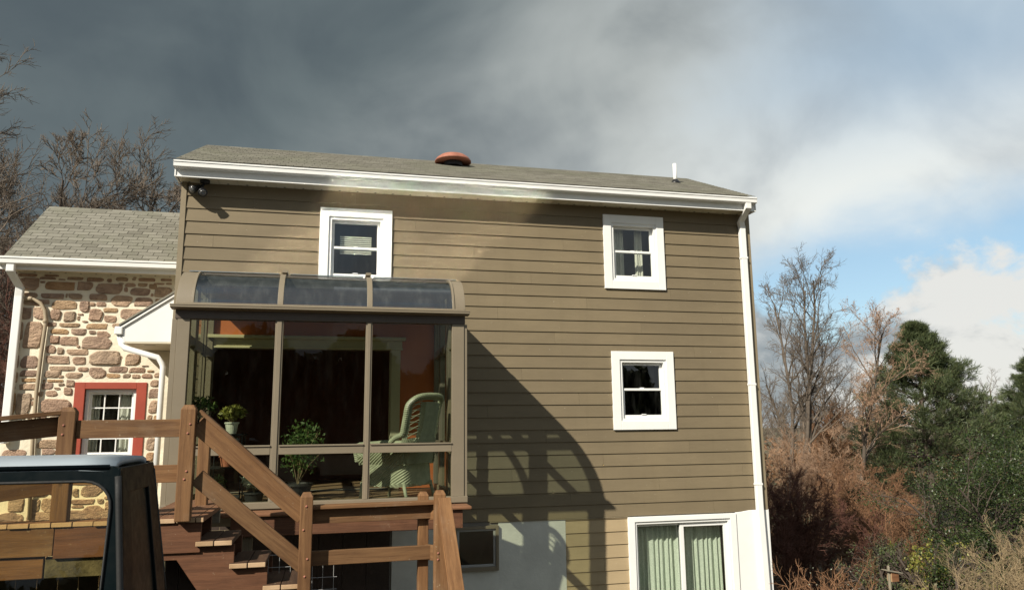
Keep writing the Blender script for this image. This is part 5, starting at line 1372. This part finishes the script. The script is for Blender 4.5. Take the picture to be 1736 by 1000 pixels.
# pine trees
def pine(px, d, top_py, halfw, label, seed, dens=1.0, group='evergreen pines beyond the garden'):
    rg = np.random.default_rng(seed)
    p = ray(px, 720); x = p[0]*d/p[1]; z0 = float(gh(x, d))-.1
    q = ray(px, top_py); ztop = q[2]*d/q[1]; H = ztop-z0
    t = empty('pine_tree', (x, d, z0), label, 'tree', group)
    V, Fq = tubes([(np.array([[[x+.06*math.sin(k), d, z0+H*k/9*.97] for k in range(10)]]), np.array([[.18*(1-k/10.5) for k in range(10)]]))], (8,))
    mesh_np('trunk', V, Fq, M_BARKDK, t)
    nb = int(150*dens)
    fz = np.sort(.10+.88*rg.random(nb)**.85); fz = np.round(fz*15)/15+rg.normal(size=nb)*.007
    a = np.arange(nb)*2.4+rg.normal(size=nb)*.4
    prof = np.clip(1.12*(1-fz)**.72*(.7+.3*np.sin(np.clip(fz*3.2+.35, 0, 3.14))), .07, 1)
    L = halfw*prof*(.72+.5*rg.random(nb))
    P0 = np.stack([np.full(nb, x), np.full(nb, d), z0+H*fz], 1)
    D0 = np.stack([np.cos(a), np.sin(a), .02+.75*fz**2+rg.normal(size=nb)*.1], 1)
    S = grow(rg, P0, D0, L, np.full(nb, .035), [dict(k=7, n=15, t0=.25, ang=46, ratio=.40, taper=.4, rr=.5, wig=.05, up=.30, lift=.06, flat=.45, rmin=.008), dict(k=4, wig=.08, up=.35, tip=.5)])
    V, Fq = tubes(S, (5, 3)); mesh_np('limbs', V, Fq, M_BARKDK, t)
    tw = S[1][0]
    C = tw[:, 2:].reshape(-1, 3); dirs = np.gradient(tw, axis=1)[:, 2:].reshape(-1, 3)
    dirs /= np.linalg.norm(dirs, axis=1, keepdims=True)+1e-9
    C = np.concatenate([C, S[0][0][:, 5:].reshape(-1, 3)]); dd = np.gradient(S[0][0], axis=1)[:, 5:].reshape(-1, 3); dirs = np.concatenate([dirs, dd/np.linalg.norm(dd, axis=1, keepdims=True)])
    rep = 30
    C = np.repeat(C, rep, 0)+rg.normal(size=(len(C)*rep, 3))*np.array([.085, .085, .045]); dirs = np.repeat(dirs, rep, 0)
    a_ = dirs*.9+rg.normal(size=C.shape)*.45+np.array([0, 0, .40]); a_ /= np.linalg.norm(a_, axis=1, keepdims=True)
    b_ = np.cross(a_, rg.normal(size=C.shape)); b_ /= np.linalg.norm(b_, axis=1, keepdims=True)
    s = .23*(.6+.8*rg.random((len(C), 1)))
    V = np.stack([C, C+a_*s*.5+b_*.010, C+a_*s, C+a_*s*.5-b_*.010], 1).reshape(-1, 3)
    mesh_np('crown', V, np.arange(len(V)).reshape(-1, 4), M_PINE, t, smooth=False)
    return t
pine(1568, 30.0, 545, 3.7, 'large dark green pine in the middle of the garden trees', 61)
pine(1765, 36.0, 600, 3.6, 'second pine cut off by the right edge of the picture', 63, .9)
# broadleaf evergreen
def holly(px, d, top_py, rx_, rz_, label, seed, n, size, m=M_HOLLY, name='holly_bush', core=True):
    rg = np.random.default_rng(seed)
    p = ray(px, 720); x = p[0]*d/p[1]; z0 = float(gh(x, d))-.1
    q = ray(px, top_py); ztop = q[2]*d/q[1]; H = ztop-z0
    t = empty(name, (x, d, z0), label, 'shrub')
    S = grow(rg, np.array([[x, d, z0]]*5)+rg.normal(size=(5, 3))*np.array([.25, .25, 0]), np.array([[0, 0, 1.0]]*5)+rg.normal(size=(5, 3))*.35, np.full(5, H*.75), np.full(5, .05),
             [dict(k=7, n=14, t0=.12, ang=55, ratio=.55, taper=.45, rr=.5, wig=.12, up=.2, rmin=.01), dict(k=6, n=9, t0=.2, ang=45, ratio=.5, rr=.5, wig=.12, up=.2, rmin=.006), dict(k=4, wig=.12, tip=.5)])
    V, Fq = tubes(S, (7, 5, 3)); mesh_np('branches', V, Fq, M_BARKDK, t)
    # clumps on an uneven dome
    nc_ = 260; u = rg.normal(size=(nc_, 3)); u /= np.linalg.norm(u, axis=1, keepdims=True); u[:, 2] = np.abs(u[:, 2])*1.0-.15
    lob = 1+.16*np.sin(3*np.arctan2(u[:, 1], u[:, 0])+seed)+.12*np.sin(7*u[:, 0]+5*u[:, 2]+seed)
    rad = (.55+.45*rg.random(nc_)**.4)*lob
    cc = np.array([x, d, z0+H*.12])+u*rad[:, None]*np.array([rx_, rx_, H*.86])
    cc = np.concatenate([cc, S[1][0][:, -1]])
    C = cc[rg.integers(0, len(cc), n)]+rg.normal(size=(n, 3))*np.array([.2, .2, .16])*rx_*.55
    C = C[C[:, 2] > z0+.05]
    V, Fq = leaves(C, size, rg, aspect=.55); mesh_np('crown', V, Fq, m, t, smooth=False)
    return t
holly(1680, 13.5, 712, 1.45, 2.0, 'large glossy dark evergreen bush on the right', 71, 42000, .045)
holly(1545, 12.6, 905, .42, .6, 'yellow green shrub at the foot of the dark evergreen bush', 73, 3200, .055, M_YELLOWLEAF, 'yellow_shrub')
holly(1478, 13.2, 900, .48, .6, 'small dark conifer bush left of the yellow green shrub', 75, 6500, .035, M_PINE, 'dwarf_conifer')
holly(1575, 12.0, 905, .42, .6, 'low evergreen shoots below the big dark bush', 76, 2600, .05, M_HOLLY, 'evergreen_shrub')
# wooden box on a post in the garden
q = at(1508, 985, 11.4)
bx_ = empty('bird_box', (q.x, 11.4, float(gh(q.x, 11.4))), 'small wooden box on a grey post among the shrubs', 'bird box')
post('post', M_WOODGREY, bx_, q.x, 11.4, float(gh(q.x, 11.4))-.1, at(1508, 958, 11.4).z, .035)
box('box', M_WOODCUT, bx_, q.x+.02, q.x+.16, 11.36, 11.48, at(1515, 985, 11.4).z, at(1515, 968, 11.4).z, .006)
p0, p1 = at(1505, 967, 11.35), at(1530, 971, 11.35)
board('lid', M_WOODGREY, bx_, (p0.x, 11.42, p0.z), (p1.x, 11.42, p1.z), .17, .018)
# far woods along the horizon
def woods(name, pts, seed, hmin, hmax, m, label=None):
    rg = np.random.default_rng(seed); n = len(pts)
    P0 = np.array([[x, y, float(gh(x, y))-.2] for x, y in pts]); H = rg.uniform(hmin, hmax, n)
    S = grow(rg, P0, np.array([[0, 0, 1.0]]*n)+rg.normal(size=(n, 3))*.06, H*.8, H*.014,
             [dict(k=6, n=14, t0=.2, ang=42, ratio=.42, taper=.5, rr=.55, wig=.07, up=.2, rmin=.03), dict(k=5, n=7, t0=.15, ang=40, ratio=.5, rr=.6, wig=.12, up=.2, rmin=.02), dict(k=4, n=5, t0=.1, ang=38, ratio=.55, rr=.7, wig=.12, up=.1, rmin=.014), dict(k=3, wig=.1, tip=.5)])
    V, Fq = tubes(S, (5, 4, 3, 3)); o = mesh_np(name, V, Fq, m); o['kind'] = 'stuff'; return o
rgw = np.random.default_rng(5)
woods('woods', [(rgw.uniform(18, 78), rgw.uniform(62, 95)) for _ in range(95)], 80, 7, 12, M_TWIGGREY)
woods('far_woods', [(rgw.uniform(-55, -14), rgw.uniform(34, 60)) for _ in range(48)], 81, 8, 12, M_TWIGGREY)
def hedge(name, x0, x1, y0, y1, h, n, seed, m, size):
    rg = np.random.default_rng(seed)
    x = rg.uniform(x0, x1, n); y = rg.uniform(y0, y1, n)
    top = h*(.8+.13*np.sin(x*.7+seed)+.07*np.sin(x*1.9+y))
    z = gh(x, y)+top*rg.random(n)**.7
    V, Fq = leaves(np.stack([x, y, z], 1), size, rg, aspect=.6)
    o = mesh_np(name, V, Fq, m, smooth=False); o['kind'] = 'stuff'; return o
hedge('undergrowth', 9, 40, 34, 50, 4.0, 14000, 91, M_RUSSETLEAF, .22)
hedge('undergrowth', 6.8, 16, 13, 22, .5, 9000, 92, M_RUSSETLEAF, .10)
hedge('garden_ground_cover', 6.8, 14, 9.0, 14, .35, 9000, 93, M_HOLLY, .06)
hedge('unseen_evergreens', -70, 70, -58, -50, 11.0, 60000, 94, M_PINE, 1.3)  # added evergreen row, unseen behind the viewer, so the glass reflects dark
# low bench (parts)
t_ = bn_; x = bn_.location.x
box('seat', M_POTDK, bn_, x-.12, x+.26, 8.70, 8.82, SF+.09, SF+.12, .004)
for a in (-.1, .22): box('leg', M_POTDK, bn_, x+a, x+a+.03, 8.71, 8.81, SF-.012, SF+.089)

# group phrases for the repeats
for o in bpy.data.objects:
    n = o.name.split('.')[0]
    if o.parent or not o.get('category') or o.get('group'): continue
    gp = {'potted_plant': 'potted plants in the sunroom', 'russet_shrub': 'russet shrubs in the garden', 'leafless_shrub': 'leafless shrubs beside the stone house',
          'bare_tree': 'bare trees right of the house', 'lace_curtain': 'lace curtains in the red framed window'}.get(n)
    if n == 'curtain': gp = 'mint curtains in the patio door' if 'mint' in o['label'] else 'pale curtains in the upper right window'
    if gp: o['group'] = gp
